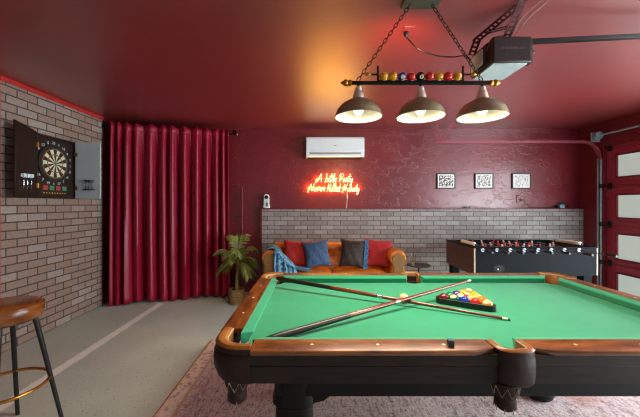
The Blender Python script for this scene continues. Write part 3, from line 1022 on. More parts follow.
# ------------------------------------------------------------------ dartboard cabinet
CXF = XL + 0.022
cab = thing('dartboard_cabinet', 'open dark wooden dartboard cabinet hung on the brick wall', 'dartboard', (CXF, 3.275, 1.40))
y0, y1, z0, z1 = 3.02, 3.53, 1.40, 2.04
xf = CXF + 0.075
mb = MB().box((CXF, y0, z0), (CXF + 0.03, y1, z1)).box((CXF, y0, z0), (xf, y0 + 0.016, z1)).box((CXF, y1 - 0.016, z0), (xf, y1, z1)).box((CXF, y0, z0), (xf, y1, z0 + 0.016)).box((CXF, y0, z1 - 0.016), (xf, y1, z1))
mb.build('case', M['cabinet'], cab, bevel=0.003)
by, bz, brd = 3.255, 1.765, 0.196
MB().box((CXF + 0.03, y0 + 0.016, z0 + 0.016), (CXF + 0.045, y1 - 0.016, z1 - 0.016)).build('board_panel', M['cabinet'], cab)
# board: polar cells, facing +x
xb = CXF + 0.062
mb = MB()
mb.lathe([(0.001, 0), (brd, 0), (brd, 0.016), (0.001, 0.016)], 48, mat=Matrix.Translation((xb - 0.016, by, bz)) @ Matrix.Rotation(PI / 2, 4, 'Y'), mi=0)
rad = [(0.016, 0.088, 'seg'), (0.088, 0.098, 'ring'), (0.098, 0.146, 'seg'), (0.146, 0.158, 'ring')]
for k in range(20):
    a0 = math.radians(90 + 9 - 18 * k); a1 = a0 - math.radians(18)
    dk = (k % 2 == 0)
    for r0, r1, kind in rad:
        mi = (0 if dk else 1) if kind == 'seg' else (2 if dk else 3)
        vs = []
        for r, a in ((r0, a0), (r0, (a0 + a1) / 2), (r0, a1), (r1, a1), (r1, (a0 + a1) / 2), (r1, a0)):
            vs.append((xb + 0.001, by + r * math.cos(a), bz + r * math.sin(a)))
        mb.add(vs, [(0, 1, 2, 3, 4, 5)], mi)
for r, mi, dx in ((0.016, 3, 0.0012), (0.007, 2, 0.0018)):
    mb.add([(xb + dx, by + r * math.cos(2 * PI * i / 20), bz + r * math.sin(2 * PI * i / 20)) for i in range(20)], [tuple(range(20))], mi)
bd = mb.build('board', [M['dart_black'], M['dart_cream'], M['dart_red'], M['dart_green']], cab, recalc=False)
bd.data.validate()
wires = MB()
for r in (0.016, 0.088, 0.098, 0.146, 0.158):
    wires.tube([(xb + 0.0022, by + r * math.cos(2 * PI * i / 40), bz + r * math.sin(2 * PI * i / 40)) for i in range(40)], 0.0008, 4, closed=True)
for k in range(20):
    a = math.radians(99 - 18 * k)
    wires.tube([(xb + 0.0022, by + 0.016 * math.cos(a), bz + 0.016 * math.sin(a)), (xb + 0.0022, by + 0.17 * math.cos(a), bz + 0.17 * math.sin(a))], 0.0008, 4)
wires.build('spider_wire', M['silver'], bd)
nums = [20, 1, 18, 4, 13, 6, 10, 15, 2, 17, 3, 19, 7, 16, 8, 11, 14, 9, 12, 5]
for k, nnum in enumerate(nums):
    a = math.radians(90 - 18 * k)
    m4 = Matrix.Translation((xb - 0.0155, by + 0.218 * math.cos(a), bz + 0.218 * math.sin(a))) @ Matrix(((0, 0, 1, 0), (1, 0, 0, 0), (0, 1, 0, 0), (0, 0, 0, 1)))
    mesh_obj(text_mesh(str(nnum), 0.040, M['white_plastic'], 'number', cab, m4), 'number', bd)
# score panel under the board
pn = MB().box((CXF + 0.045, y0 + 0.02, z0 + 0.018), (CXF + 0.060, y1 - 0.02, z0 + 0.145)).build('score_panel', M['cabinet'], cab, bevel=0.002)
for k, (ya, mt) in enumerate(((3.115, 'lcd_red'), (3.19, 'lcd_green'), (3.27, 'lcd_red'), (3.35, 'lcd_green'))):
    MB().box((CXF + 0.060, ya, z0 + 0.085), (CXF + 0.062, ya + 0.055, z0 + 0.130)).build('score_window', M[mt], pn)
mb = MB()
for k in range(9):
    mb.lathe([(0.006, 0), (0.006, 0.004)], 8, mat=Matrix.Translation((CXF + 0.060, 3.12 + k * 0.033, z0 + 0.055)) @ Matrix.Rotation(PI / 2, 4, 'Y'))
mb.build('button_row', M['gold_dot'], pn)
for yy in (3.05, 3.44):
    MB().box((CXF + 0.060, yy, z0 + 0.04), (CXF + 0.062, yy + 0.045, z0 + 0.13)).build('speaker_grille', M['black'], pn)
# doors: left swung flat along the wall, right square to it
ld = []
lw = 0.27
n = 8
poly = [(y0 - 0.004, z0), (y0 - 0.004, z1)] + [(y0 - 0.004 - lw * i / n, z1 + 0.055 * (i / n) ** 0.7 if i else z1) for i in range(1, n + 1)] + [(y0 - 0.004 - lw, z0 - 0.0)]
mb = MB()
sw = 0.16
def ldx(y, t): return xf - 0.004 + (y0 - y) * sw + t
r0 = [(ldx(y, 0), y, z) for y, z in poly]; r1 = [(ldx(y, 0.018), y, z) for y, z in poly]
mb.loft([r0, r1])
ldo = mb.build('door', M['cabinet'], cab, bevel=0.002)
ldo['label'] = 'dark brown cabinet door swung back to the left'
def hinge(par, y, z, dx=0.0, x=None):
    MB().box(((x or xf) , y - 0.02, z - 0.022), ((x or xf) + 0.016, y + 0.006, z + 0.022)).tube([((x or xf) + 0.012, y, z - 0.024), ((x or xf) + 0.012, y, z + 0.024)], 0.005, 8).build('hinge', M['brass'], par)
for z in (1.52, 1.92): hinge(ldo, y0 - 0.006, z, x=xf + 0.012)
rw = 0.285
mb = MB().box((xf + 0.001, y1 - 0.019, z0), (xf + rw, y1 - 0.003, z1))
rdo = mb.build('door', M['door_pale'], cab, bevel=0.002)
rdo['label'] = 'pale grey cabinet door standing square to the wall'
for z in (1.52, 1.90):
    MB().box((xf - 0.004, y1 - 0.028, z - 0.022), (xf + 0.030, y1 - 0.019, z + 0.022)).build('hinge', M['brass'], rdo)
# dart holders on both doors, then the darts standing in them
hold_r = MB().box((xf + 0.10, y1 - 0.037, 1.495), (xf + 0.23, y1 - 0.019, 1.507)).build('dart_holder', M['black'], rdo)
hy = 2.87
hx = ldx(hy, 0.018)
MB().box((hx, hy - 0.07, 1.505), (hx + 0.022, hy + 0.07, 1.517)).build('dart_holder', M['dart_black'], ldo)
def dart(loc, flight, label, group, tilt=0.0):
    root = thing('dart', label, 'dart', loc, group)
    L = Vector(loc)
    MB().tube([L + Vector((0, 0, -0.045)), L + Vector((0, 0, -0.01))], [0.001, 0.0022], 6).build('point', M['silver'], root)
    MB().tube([L + Vector((0, 0, -0.01)), L + Vector((0, 0, 0.04))], [0.0045, 0.004], 8).build('barrel', M['silver'] if flight == 'white_plastic' else M['black'], root)
    MB().tube([L + Vector((0, 0, 0.04)), L + Vector((0, 0, 0.075))], 0.002, 6).build('shaft', M['black'], root)
    mb = MB()
    for k in range(4):
        a = PI / 4 + k * PI / 2
        d = Vector((math.cos(a), math.sin(a), 0))
        mb.add([L + Vector((0, 0, 0.062)), L + d * 0.020 + Vector((0, 0, 0.074)), L + d * 0.020 + Vector((0, 0, 0.098)), L + Vector((0, 0, 0.104))], [(0, 1, 2, 3)])
    mb.build('flight', M[flight], root, thick=0.0012, recalc=False)
    return root
for k, d in enumerate((0.125, 0.165, 0.20)):
    dart((xf + d, y1 - 0.030, 1.512), 'black', ('black dart nearest the hinge on pale cabinet door', 'middle black dart on pale cabinet door', 'black dart farthest from hinge on pale cabinet door')[k], 'black darts on the pale door')
for k, d in enumerate((-0.045, 0.0, 0.045)):
    yy = hy + d
    dart((ldx(yy, 0.018) + 0.016, yy, 1.520), 'white_plastic', ('white flighted dart nearest outer edge of dark cabinet door', 'middle white flighted dart on dark cabinet door', 'white flighted dart nearest hinge of dark cabinet door')[k], 'white flighted darts on the dark door')

# ------------------------------------------------------------------ potted palm and slim rack
PL = Vector((-1.045, 4.16, 0))
pot = thing('potted_palm', 'green potted palm in woven basket beside the red curtain', 'plant', PL)
prf = [(0.001, 0.003), (0.095, 0.003)]
for k in range(6):
    z = 0.02 + k * 0.032; r = 0.100 + 0.006 * math.sin(k * 0.6)
    prf += [(r - 0.004, z - 0.012), (r + 0.006, z), (r + 0.006, z + 0.008), (r - 0.004, z + 0.016)]
prf += [(0.10, 0.20), (0.092, 0.20), (0.090, 0.17), (0.001, 0.17)]
MB().lathe(prf, 32, PL).build('basket', M['basket'], pot, smooth=50)
MB().lathe([(0.001, 0.186), (0.05, 0.182), (0.092, 0.172)], 20, PL, cap=False).build('soil', M['soil'], pot)
MB().tube(smoothpath([PL + Vector((0, 0, 0.16)), PL + Vector((0.004, 0, 0.32)), PL + Vector((0.016, 0, 0.48)), PL + Vector((0.012, 0, 0.58))], 5), [0.026 - 0.0007 * i for i in range(16)], 10).build('trunk', M['palm_stem'], pot, smooth=60)
def frond(az, reach, rise, droop, z0, seed, width=0.10):
    rnd = random.Random(seed)
    d = Vector((math.cos(az), math.sin(az), 0)); sd = Vector((-d.y, d.x, 0))
    b = PL + Vector((0.012, 0, z0))
    pts = []
    for i in range(13):
        t = i / 12
        pts.append(b + d * reach * t + Vector((0, 0, rise * math.sin(t * PI * 0.62) - droop * t ** 2.2)))
    mb = MB(); mb.tube(pts, [0.006 * (1 - 0.75 * i / 12) for i in range(13)], 6)
    for i in range(3, 26):
        t = i / 26
        f = t * 12; k = int(f); fr = f - k
        p = pts[k].lerp(pts[min(k + 1, 12)], fr)
        tan = (pts[min(k + 1, 12)] - pts[k]).normalized()
        ln = width * (0.55 + 0.9 * math.sin(PI * min(1, t * 0.95))) * rnd.uniform(0.85, 1.15)
        for s in (-1, 1):
            dirv = (sd * s * 0.85 + tan * 0.75 + Vector((0, 0, -0.25 + rnd.uniform(-0.15, 0.1)))).normalized()
            wv = tan * 0.010
            tip = p + dirv * ln + Vector((0, 0, -0.30 * ln))
            m = p + dirv * ln * 0.5 + Vector((0, 0, -0.02 * ln))
            mb.add([p - wv * 0.5, p + wv * 0.5, m + wv, tip, m - wv], [(0, 1, 2, 3, 4)])
    return mb.build('frond', M['palm'], pot, recalc=False)
for k, (az, reach, rise, droop, zz) in enumerate(((175, 0.30, 0.20, 0.06, 0.56), (205, 0.27, 0.10, 0.20, 0.54), (150, 0.24, 0.12, 0.24, 0.52), (120, 0.14, 0.34, 0.02, 0.57), (70, 0.14, 0.36, 0.03, 0.57),
                                                 (20, 0.27, 0.24, 0.08, 0.56), (-8, 0.28, 0.14, 0.16, 0.55), (-40, 0.26, 0.10, 0.24, 0.53), (-75, 0.20, 0.26, 0.14, 0.56), (250, 0.20, 0.22, 0.16, 0.56), (35, 0.26, 0.10, 0.26, 0.52))):
    frond(math.radians(az), reach, rise, droop, zz, k)
rk = thing('wall_rack', 'slim dark upright metal rack on back wall behind the palm', 'rack', (-1.12, YB - 0.02, 0.3))
for px, zt, mt, r in ((234.5, 1.54, 'iron', 0.004), (238.5, 1.52, 'iron', 0.004), (242.2, 1.60, 'track', 0.006)):
    x = (px - CX) / F * (YB - 0.02)
    MB().tube([(x, YB - 0.018, 0.0), (x, YB - 0.018, zt)], r, 8).build('upright', M[mt], rk)
x0_, x1_ = (234 - CX) / F * 4.68, (242.5 - CX) / F * 4.68
MB().tube([(x0_, YB - 0.026, 1.155), (x1_, YB - 0.026, 1.155)], 0.006, 8).tube([((x0_ + x1_) / 2 - 0.01, YB - 0.018, 1.155), ((x0_ + x1_) / 2 - 0.01, YB, 1.155)], 0.006, 6).build('crossbar', M['iron'], rk)

# ------------------------------------------------------------------ sofa
SX0, SX1, SYF, SYB = -0.66, 1.17, 3.86, 4.58
sf = thing('chesterfield_sofa', 'cognac leather chesterfield sofa with rolled arms against brick wall', 'sofa', ((SX0 + SX1) / 2, 4.2, 0))
MB().box((SX0 + 0.07, SYF + 0.04, 0.10), (SX1 - 0.07, SYB - 0.05, 0.34)).build('base', M['sofa_dark'], sf, bevel=0.02, seg=3)
# seat cushions (two), puffed
def puff(x0, x1, y0, y1, z0, z1, n=14, bulge=0.025):
    rings = []
    mb = MB()
    top, bot = [], []
    for i in range(n + 1):
        rt, rb = [], []
        for j in range(n + 1):
            a, b = i / n, j / n
            e = (1 - (2 * a - 1) ** 6) * (1 - (2 * b - 1) ** 6)
            rt.append((x0 + (x1 - x0) * a, y0 + (y1 - y0) * b, (z0 + z1) / 2 + ((z1 - z0) / 2) * e ** 0.5 + bulge * math.sin(PI * a) * math.sin(PI * b)))
            rb.append((x0 + (x1 - x0) * a, y0 + (y1 - y0) * b, (z0 + z1) / 2 - ((z1 - z0) / 2) * e ** 0.5))
        top.append(rt); bot.append(rb)
    mb.grid(top); mb.grid(bot)
    return mb
puff(SX0 + 0.19, (SX0 + SX1) / 2 - 0.003, SYF + 0.0, 4.36, 0.345, 0.475).build('seat_cushion', M['sofa'], sf, smooth=70)
puff((SX0 + SX1) / 2 + 0.003, SX1 - 0.19, SYF + 0.0, 4.36, 0.345, 0.475).build('seat_cushion', M['sofa'], sf, smooth=70)
# tufted back with rolled top
bx0_, bx1_ = SX0 + 0.10, SX1 - 0.10
sec = [(4.34, 0.36), (4.35, 0.44), (4.365, 0.52), (4.375, 0.60), (4.365, 0.66), (4.345, 0.70), (4.345, 0.74), (4.37, 0.775), (4.42, 0.79), (4.48, 0.785), (4.525, 0.76), (4.54, 0.72), (4.54, 0.62), (4.54, 0.36)]
secs_ = smoothpath([(0, a, b) for a, b in sec], 3)
btn = []
for r, z in enumerate((0.50, 0.60, 0.69)):
    k = 8 if r % 2 == 0 else 7
    for i in range(k):
        x = bx0_ + (bx1_ - bx0_) * (i + (0.5 if r % 2 == 0 else 1.0)) / 8
        btn.append((x, z))
nx = 96
rows = []
for i in range(nx + 1):
    x = bx0_ + (bx1_ - bx0_) * i / nx
    row = []
    for p in secs_:
        dent = 0.0
        if p.y < 4.40:
            for (bx_, bz_) in btn:
                d2 = (x - bx_) ** 2 + (p.z - bz_) ** 2
                dent += 0.030 * math.exp(-d2 / 0.0011)
        row.append((x, p.y + dent, p.z))
    rows.append(row)
mb = MB(); mb.loft(rows, closed=True)
bk = mb.build('backrest', M['sofa'], sf, smooth=70)
for (bx_, bz_) in btn:
    yy = 4.37 + 0.024 if bz_ < 0.65 else 4.352 + 0.024
    MB().sphere((bx_, yy, bz_), 0.011, 10, 6, sc=(1, 0.6, 1)).build('tuft_button', M['sofa_dark'], bk, smooth=70)
# rolled arms
def armsec(cx, sgn):
    # cross-section in x,z: slab with an outward roll
    out = []
    ro = 0.105; cz = 0.655
    ccx = cx
    for i in range(22):
        a = math.radians(-50 + 280 * i / 21)
        out.append((ccx + ro * math.cos(a) * sgn * -1, cz + ro * math.sin(a)))
    out.append((ccx + sgn * 0.085, 0.50)); out.append((ccx + sgn * 0.085, 0.10)); out.append((ccx - sgn * 0.085, 0.10)); out.append((ccx - sgn * 0.085, 0.50))
    return out
for cx, sg in ((SX0 + 0.108, -1), (SX1 - 0.108, 1)):
    sec2 = armsec(cx, sg)
    mb = MB()
    ysl = [SYF + 0.012, SYF + 0.03] + [SYF + 0.06 + (4.53 - SYF - 0.06) * i / 12 for i in range(13)]
    rings = []
    for k, y in enumerate(ysl):
        g = 0.97 if k == 0 else 1.0
        rings.append([(cx + (x - cx) * g, y, 0.45 + (z - 0.45) * (0.985 if k == 0 else 1.0)) for x, z in sec2])
    mb.loft(rings)
    ao = mb.build('arm', M['sofa'], sf, smooth=60)
    mb = MB()
    mb.loft([[(cx + (x - cx) * 0.80, SYF + 0.016, 0.45 + (z - 0.45) * 0.86) for x, z in sec2], [(cx + (x - cx) * 0.76, SYF, 0.45 + (z - 0.45) * 0.84) for x, z in sec2]])
    mb.build('arm_front', M['sofa_dark'], ao, smooth=50, bevel=0.002)
    mb = MB(); tp, tr_ = [], []
    for i in range(len(sec2)):
        a, b = Vector(sec2[i]), Vector(sec2[(i + 1) % len(sec2)])
        m_ = max(2, int((b - a).length / 0.009))
        for q in range(m_):
            p_ = a.lerp(b, q / m_); tp.append((cx + (p_.x - cx) * 0.86, SYF + 0.012, 0.45 + (p_.y - 0.45) * 0.91)); tr_.append(0.0062 if len(tp) % 2 else 0.0035)
    mb.tube(tp, tr_, 6, closed=True)
    mb.build('nail_trim', M['brass'], ao, smooth=60)
for x in (SX0 + 0.10, SX1 - 0.10):
    for y in (SYF + 0.09, SYB - 0.10):
        MB().lathe([(0.02, 0.0), (0.03, 0.02), (0.035, 0.06), (0.03, 0.105)], 16, (x, y, 0)).build('foot', M['frame_wood'], sf, smooth=50)

def pillow(name, label, c, w, h, th, mat, tilt=0.3, roll=0.0, yaw=0.0, group=None, rim=None):
    n = 18
    m4 = Matrix.Translation(c) @ Matrix.Rotation(yaw, 4, 'Z') @ Matrix.Rotation(-tilt, 4, 'X') @ Matrix.Rotation(roll, 4, 'Y')
    front, back = [], []
    for i in range(n + 1):
        fr, bk_ = [], []
        for j in range(n + 1):
            a, b = 2 * i / n - 1, 2 * j / n - 1
            pin = 1 - 0.12 * (1 - abs(b) ** 2) * abs(a) ** 3
            pin2 = 1 - 0.12 * (1 - abs(a) ** 2) * abs(b) ** 3
            t = ((1 - a * a) * (1 - b * b)) ** 0.42
            wr = 0.004 * math.sin(9 * a + 5 * b) * t
            fr.append((a * w / 2 * pin, -th / 2 * t - wr, b * h / 2 * pin2)); bk_.append((a * w / 2 * pin, th / 2 * t, b * h / 2 * pin2))
        front.append(fr); back.append(bk_)
    mb = MB(); mb.grid(front); mb.grid(back)
    mb.v = [m4 @ p for p in mb.v]
    if rim is None:
        o = mb.build(name, mat, None, smooth=80)
        o.location = (0, 0, 0)
        return tag(o, label, 'cushion', group)
    root = thing(name, label, 'cushion', tuple(c), group)
    mb.build('cover', mat, root, smooth=80)
    rb = MB()
    for k in range(26):
        zz = -h / 2 + h * (k + 0.5) / 26
        a0 = Vector((w / 2 * 0.96, 0, zz)); a1 = Vector((w / 2 + 0.035 + 0.012 * (k % 2), 0.006 * ((k % 3) - 1), zz + 0.008 * ((k % 3) - 1)))
        rb.tube([m4 @ a0, m4 @ ((a0 + a1) / 2 + Vector((0, -0.006, 0))), m4 @ a1], [0.010, 0.011, 0.007], 6)
    rb.build('ruffle', rim, root, smooth=70)
    return root
G = 'cushions on the leather sofa'
pillow('throw_pillow', 'plain red cushion at the throw blanket end of sofa', Vector((-0.23, 4.19, 0.667)), 0.40, 0.37, 0.15, M['pillow_red'], 0.30, 0.05, 0.0, G)
pillow('throw_pillow', 'blue velvet patterned cushion leaning on the sofa back', Vector((0.035, 4.08, 0.680)), 0.35, 0.37, 0.15, M['pillow_blue'], 0.30, -0.14, 0.05, G)
pillow('throw_pillow', 'dark brown and black patterned cushion with blue ruffled edge', Vector((0.505, 4.08, 0.687)), 0.33, 0.38, 0.15, M['pillow_dark'], 0.28, 0.09, -0.05, G, M['ruffle_blue'])
pillow('throw_pillow', 'plain red cushion at the sofa arm nearest side table', Vector((0.855, 4.15, 0.677)), 0.38, 0.385, 0.15, M['pillow_red'], 0.30, 0.08, -0.1, G)

# throw blanket over the left arm
tb = thing('throw_blanket', 'blue fringed throw blanket draped over left sofa arm', 'blanket', (-0.5, 4.0, 0.55))
acx = SX0 + 0.108
pathx = []
for i in range(12):
    a = math.radians(120 - 120 * i / 11)
    pathx.append((acx + 0.114 * math.cos(a), 0.655 + 0.114 * math.sin(a)))
pathx += [(acx + 0.135, 0.64), (acx + 0.17, 0.605), (acx + 0.215, 0.572), (acx + 0.26, 0.545), (acx + 0.31, 0.522), (acx + 0.36, 0.508), (acx + 0.40, 0.503)]
ppts = smoothpath([(x, 0, z) for x, z in pathx], 2)
rows = []
ny_ = 44
for i, p in enumerate(ppts):
    t = i / (len(ppts) - 1)
    row = []
    for j in range(ny_ + 1):
        s = j / ny_
        wv = 0.5 + 0.5 * math.sin(s * 34 + 2.2 * math.sin(3 * t + s * 3))
        k = 0.004 + 0.017 * wv * (0.5 + 0.5 * t)
        # outward direction
        a = ppts[max(i - 1, 0)]; b = ppts[min(i + 1, len(ppts) - 1)]
        tv = (b - a).normalized(); nr = Vector((-tv.z, 0, tv.x))
        if nr.z < -0.2: nr = -nr
        if nr.x < 0 and t > 0.5: nr = -nr if nr.z < 0 else nr
        yv0, yv1 = 3.845 + 0.02 * math.sin(6 * t), 4.24 - 0.28 * t
        q = Vector((p.x, 0, p.z)) + nr * k
        row.append((q.x + 0.02 * math.sin(7 * s) * t, yv0 + (yv1 - yv0) * s, q.z))
    rows.append(row)
mb = MB(); mb.grid(rows)
mb.build('drape', M['throw'], tb, smooth=80, thick=0.006, recalc=False)
mb = MB()
for j in range(0, ny_ + 1, 2):
    q = Vector(rows[-1][j])
    mb.tube([q, q + Vector((0.04, -0.012, -0.004)), q + Vector((0.075 + 0.01 * (j % 3), -0.03 + 0.01 * (j % 5), -0.004))], [0.006, 0.005, 0.003], 5)
mb.build('fringe', M['throw'], tb, smooth=70)
# the gathered end that falls over the front of the arm and the seat
rows = []
for i in range(17):
    t = i / 16
    row = []
    for j in range(29):
        s = j / 28
        x = acx + 0.055 + 0.27 * s + 0.05 * t * s
        ztop = 0.772 - 0.03 * s - 0.21 * s ** 1.4
        z = ztop + (0.40 - ztop) * t
        y = SYF - 0.016 - 0.024 * (0.5 + 0.5 * math.sin(s * 30 + 1.2 * t + math.sin(s * 9))) * (0.4 + 0.6 * t) - 0.012 * t
        if i == 0: y += 0.06; z += 0.016
        if i == 1: y += 0.012; z += 0.006
        row.append((x, y, z))
    rows.append(row)
mb = MB(); mb.grid(rows)
for j in range(0, 29):
    q = Vector(rows[-1][j]); mb.tube([q, q + Vector((0.003 * (j % 3 - 1), -0.003, -0.06))], [0.005, 0.003], 5)
mb.build('hanging_end', M['throw'], tb, smooth=80, thick=0.005, recalc=False)

# ------------------------------------------------------------------ side table and glass
STC = Vector((1.345, 3.96, 0))
sdt = thing('side_table', 'small round black side table beside the sofa arm', 'side table', STC)
MB().lathe([(0.001, 0.545), (0.14, 0.545), (0.148, 0.549), (0.15, 0.556), (0.147, 0.562), (0.001, 0.563)], 36, STC).build('table_top', M['marble'], sdt, smooth=40)
MB().tube([STC + Vector((0, 0, 0.02)), STC + Vector((0, 0, 0.548))], 0.011, 12).build('stem', M['blackmetal'], sdt, smooth=50)
MB().lathe([(0.001, 0.0), (0.12, 0.0), (0.12, 0.008), (0.02, 0.022), (0.001, 0.022)], 30, STC).build('base', M['blackmetal'], sdt, smooth=40)
GL = Vector((1.252, 3.90, 0.5635))
gl = thing('tumbler_glass', 'clear glass tumbler standing on the black side table', 'glass', GL)
MB().lathe([(0.001, 0.0), (0.032, 0.0), (0.038, 0.06), (0.040, 0.13), (0.037, 0.13), (0.035, 0.06), (0.030, 0.010), (0.001, 0.010)], 24, GL).build('glass_body', M['glass'], gl, smooth=50)
MB().lathe([(0.001, 0.0105), (0.0285, 0.0105), (0.031, 0.035), (0.001, 0.035)], 20, GL).build('amber_fill', M['amber'], gl, smooth=40)

# ------------------------------------------------------------------ foosball table
FX0, FX1, FY0, FY1, FZ0, FZ1 = 1.82, 3.22, 3.50, 4.24, 0.53, 0.85
fb = thing('foosball_table', 'dark foosball table with walnut end standing beside garage door', 'foosball table', ((FX0 + FX1) / 2, (FY0 + FY1) / 2, 0))
for (y0_, y1_) in ((FY0, FY0 + 0.028), (FY1 - 0.028, FY1)):
    MB().box((FX0 + 0.012, y0_, FZ0), (FX1 - 0.012, y1_, FZ1 - 0.012)).build('side_panel', M['navy'], fb, bevel=0.003)
    MB().box((FX0, y0_ - 0.006, FZ1 - 0.012), (FX1, y1_ + 0.012, FZ1)).build('top_rail', M['navy'], fb, bevel=0.003)
for (x0_, x1_) in ((FX0, FX0 + 0.028), (FX1 - 0.028, FX1)):
    o = MB().box((x0_, FY0 + 0.001, FZ0), (x1_, FY1 - 0.001, FZ1 - 0.013)).build('end_panel', M['brownpanel'], fb, bevel=0.003)
    MB().box((x0_ - 0.0 if x0_ > 2 else x0_ - 0.006, FY0 + 0.034, FZ1 - 0.012), (x1_ + 0.06 if x0_ < 2 else x1_ + 0.006, FY1 - 0.034, FZ1)).build('end_rail', M['navy'], fb, bevel=0.003)
MB().box((FX0 + 0.028, FY0 + 0.028, 0.70), (FX1 - 0.028, FY1 - 0.028, 0.712)).build('playfield', M['field'], fb)
for x in (FX0 - 0.003, FX1 - 0.013):
    MB().box((x, FY0 - 0.005, FZ0), (x + 0.016, FY0 + 0.014, FZ1 - 0.012)).build('corner_trim', M['pewter'], fb, bevel=0.002)
hole = MB().lathe([(0.001, 0.0), (0.034, 0.0), (0.040, 0.004), (0.040, 0.008)], 28, mat=Matrix.Translation((2.10, FY0 + 0.004, 0.608)) @ Matrix.Rotation(PI / 2, 4, 'X') @ Matrix.Diagonal((1.7, 1.0, 1, 1)))
ho = hole.build('ball_return', M['void'], fb, smooth=40)
MB().sphere((2.085, FY0 - 0.008, 0.600), 0.010, 12, 8).build('return_ball', M['white_plastic'], ho, smooth=60)
def scorer(x, y0_, y1_):
    o = MB().tube([(x, y0_ - 0.02, FZ1 + 0.025), (x, y1_ + 0.02, FZ1 + 0.025)], 0.004, 6).cbox((x, y0_ - 0.02, FZ1 + 0.015), (0.012, 0.012, 0.03)).cbox((x, y1_ + 0.02, FZ1 + 0.015), (0.012, 0.012, 0.03)).build('score_bar', M['blackmetal'], fb)
    mb = MB(); k = 10
    for i in range(k):
        ya = y0_ + (y1_ - y0_) * i / k; yb = ya + (y1_ - y0_) / k * 0.9
        mb.tube([(x, ya, FZ1 + 0.025), (x, ya + 0.004, FZ1 + 0.025), (x, yb - 0.004, FZ1 + 0.025), (x, yb, FZ1 + 0.025)], [0.016, 0.021, 0.021, 0.016], 12)
    mb.build('score_bead', M['bead'], o, smooth=50)
scorer(FX0 + 0.045, 3.58, 3.88)
scorer(FX1 - 0.09, 3.62, 3.98)
fig_layout = [1, 2, 3, 5, 5, 3, 2, 1]
fig_team = ['r', 'r', 'w', 'r', 'w', 'r', 'w', 'w']
hpx = [486.5, 501, 514.5, 529, 543, 556.5, 570, 585]
rodz = 0.818
for k in range(8):
    x = FX0 + (FX1 - FX0) * (k + 0.65) / 8.3
    x = (hpx[k] - CX) / F * 3.42
    pull = (0.0, 0.02, 0.03, 0.0, 0.02, 0.06, 0.16, 0.24)[k] * (1 if k < 6 else 1)
    ro = MB().tube([(x, FY0 - 0.09 - pull, rodz), (x, FY1 + 0.16 - pull, rodz)], 0.007, 8).build('player_rod', M['silver'], fb, smooth=50)
    MB().tube([(x, FY0 - 0.20 - pull, rodz), (x, FY0 - 0.19 - pull, rodz), (x, FY0 - 0.11 - pull, rodz), (x, FY0 - 0.088 - pull, rodz)], [0.012, 0.016, 0.014, 0.010], 10).build('handle', M['black'], ro, smooth=50)
    MB().lathe([(0.009, 0.0), (0.021, 0.0), (0.021, 0.008), (0.009, 0.008)], 16, mat=Matrix.Translation((x, FY0 + 0.0, rodz)) @ Matrix.Rotation(PI / 2, 4, 'X')).build('bearing', M['grey_metal'], ro, smooth=40)
    nf = fig_layout[k]
    for i in range(nf):
        y = FY0 + 0.06 + (FY1 - FY0 - 0.12) * (i + 0.5) / nf
        tl = Matrix.Translation((x, y, rodz)) @ Matrix.Rotation(random.uniform(-0.5, 0.5), 4, 'Y')
        mb = MB()
        def rr(z, a, b): return [tl @ Vector((a * math.cos(t), b * math.sin(t), z)) for t in [2 * PI * q / 10 for q in range(10)]]
        mb.loft([rr(z, a, b) for z, a, b in ((-0.085, 0.014, 0.012), (-0.070, 0.012, 0.011), (-0.055, 0.008, 0.010), (-0.025, 0.011, 0.014), (0.0, 0.012, 0.017), (0.018, 0.010, 0.017), (0.022, 0.006, 0.006), (0.026, 0.008, 0.008), (0.036, 0.011, 0.011), (0.046, 0.007, 0.007))])
        mb.build('player_figure', M['figure_red'] if fig_team[k] == 'r' else M['figure_white'], ro, smooth=50)
for x in (FX0 + 0.07, FX1 - 0.07):
    for y in (FY0 + 0.09, FY1 - 0.09):
        MB().loft([[(x + a * w, y + b * w, z) for a, b in ((-1, -1), (1, -1), (1, 1), (-1, 1))] for z, w in ((0.0, 0.035), (0.02, 0.035), (FZ0, 0.05))]).build('leg', M['navy'], fb, bevel=0.003)
MB().box((FX0 + 0.02, FY0 + 0.02, FZ0 - 0.012), (FX1 - 0.02, FY1 - 0.02, FZ0)).build('bottom_panel', M['navy'], fb)

# ------------------------------------------------------------------ wall things: air conditioner, neon, pictures, ledge bits
ax0, ax1 = (306 - CX) / F * 4.5, (364.5 - CX) / F * 4.5
ac = thing('air_conditioner', 'white split air conditioner unit high on the back wall', 'air conditioner', ((ax0 + ax1) / 2, YB, 2.03))
az0, az1 = CAMZ + (204 - 157) / F * 4.5, CAMZ + (204 - 136.5) / F * 4.5
prof_ = [(YB, az0), (YB - 0.175, az0), (YB - 0.192, az0 + 0.015), (YB - 0.198, az0 + 0.05), (YB - 0.20, az0 + 0.10), (YB - 0.19, az1 - 0.03), (YB - 0.17, az1), (YB, az1)]
mb = MB()
mb.loft([[(x, y, z) for y, z in prof_] for x in (ax0, ax0 + 0.02, ax1 - 0.02, ax1)])
mb.build('housing', M['white_plastic'], ac, bevel=0.008, seg=3)
mb = MB().loft([[(x, y, z) for y, z in ((YB - 0.199, az0 + 0.088), (YB - 0.205, az0 + 0.090), (YB - 0.196, az1 - 0.025), (YB - 0.190, az1 - 0.025))] for x in (ax0 + 0.008, ax1 - 0.008)])
mb.build('front_panel', M['white_plastic'], ac, bevel=0.003)
mb = MB().loft([[(x, y, z) for y, z in ((YB - 0.190, az0 + 0.040), (YB - 0.200, az0 + 0.040), (YB - 0.206, az0 + 0.066), (YB - 0.196, az0 + 0.068))] for x in (ax0 + 0.05, ax1 - 0.05)])
mb.build('louver', M['grey_plastic'], ac, bevel=0.002)
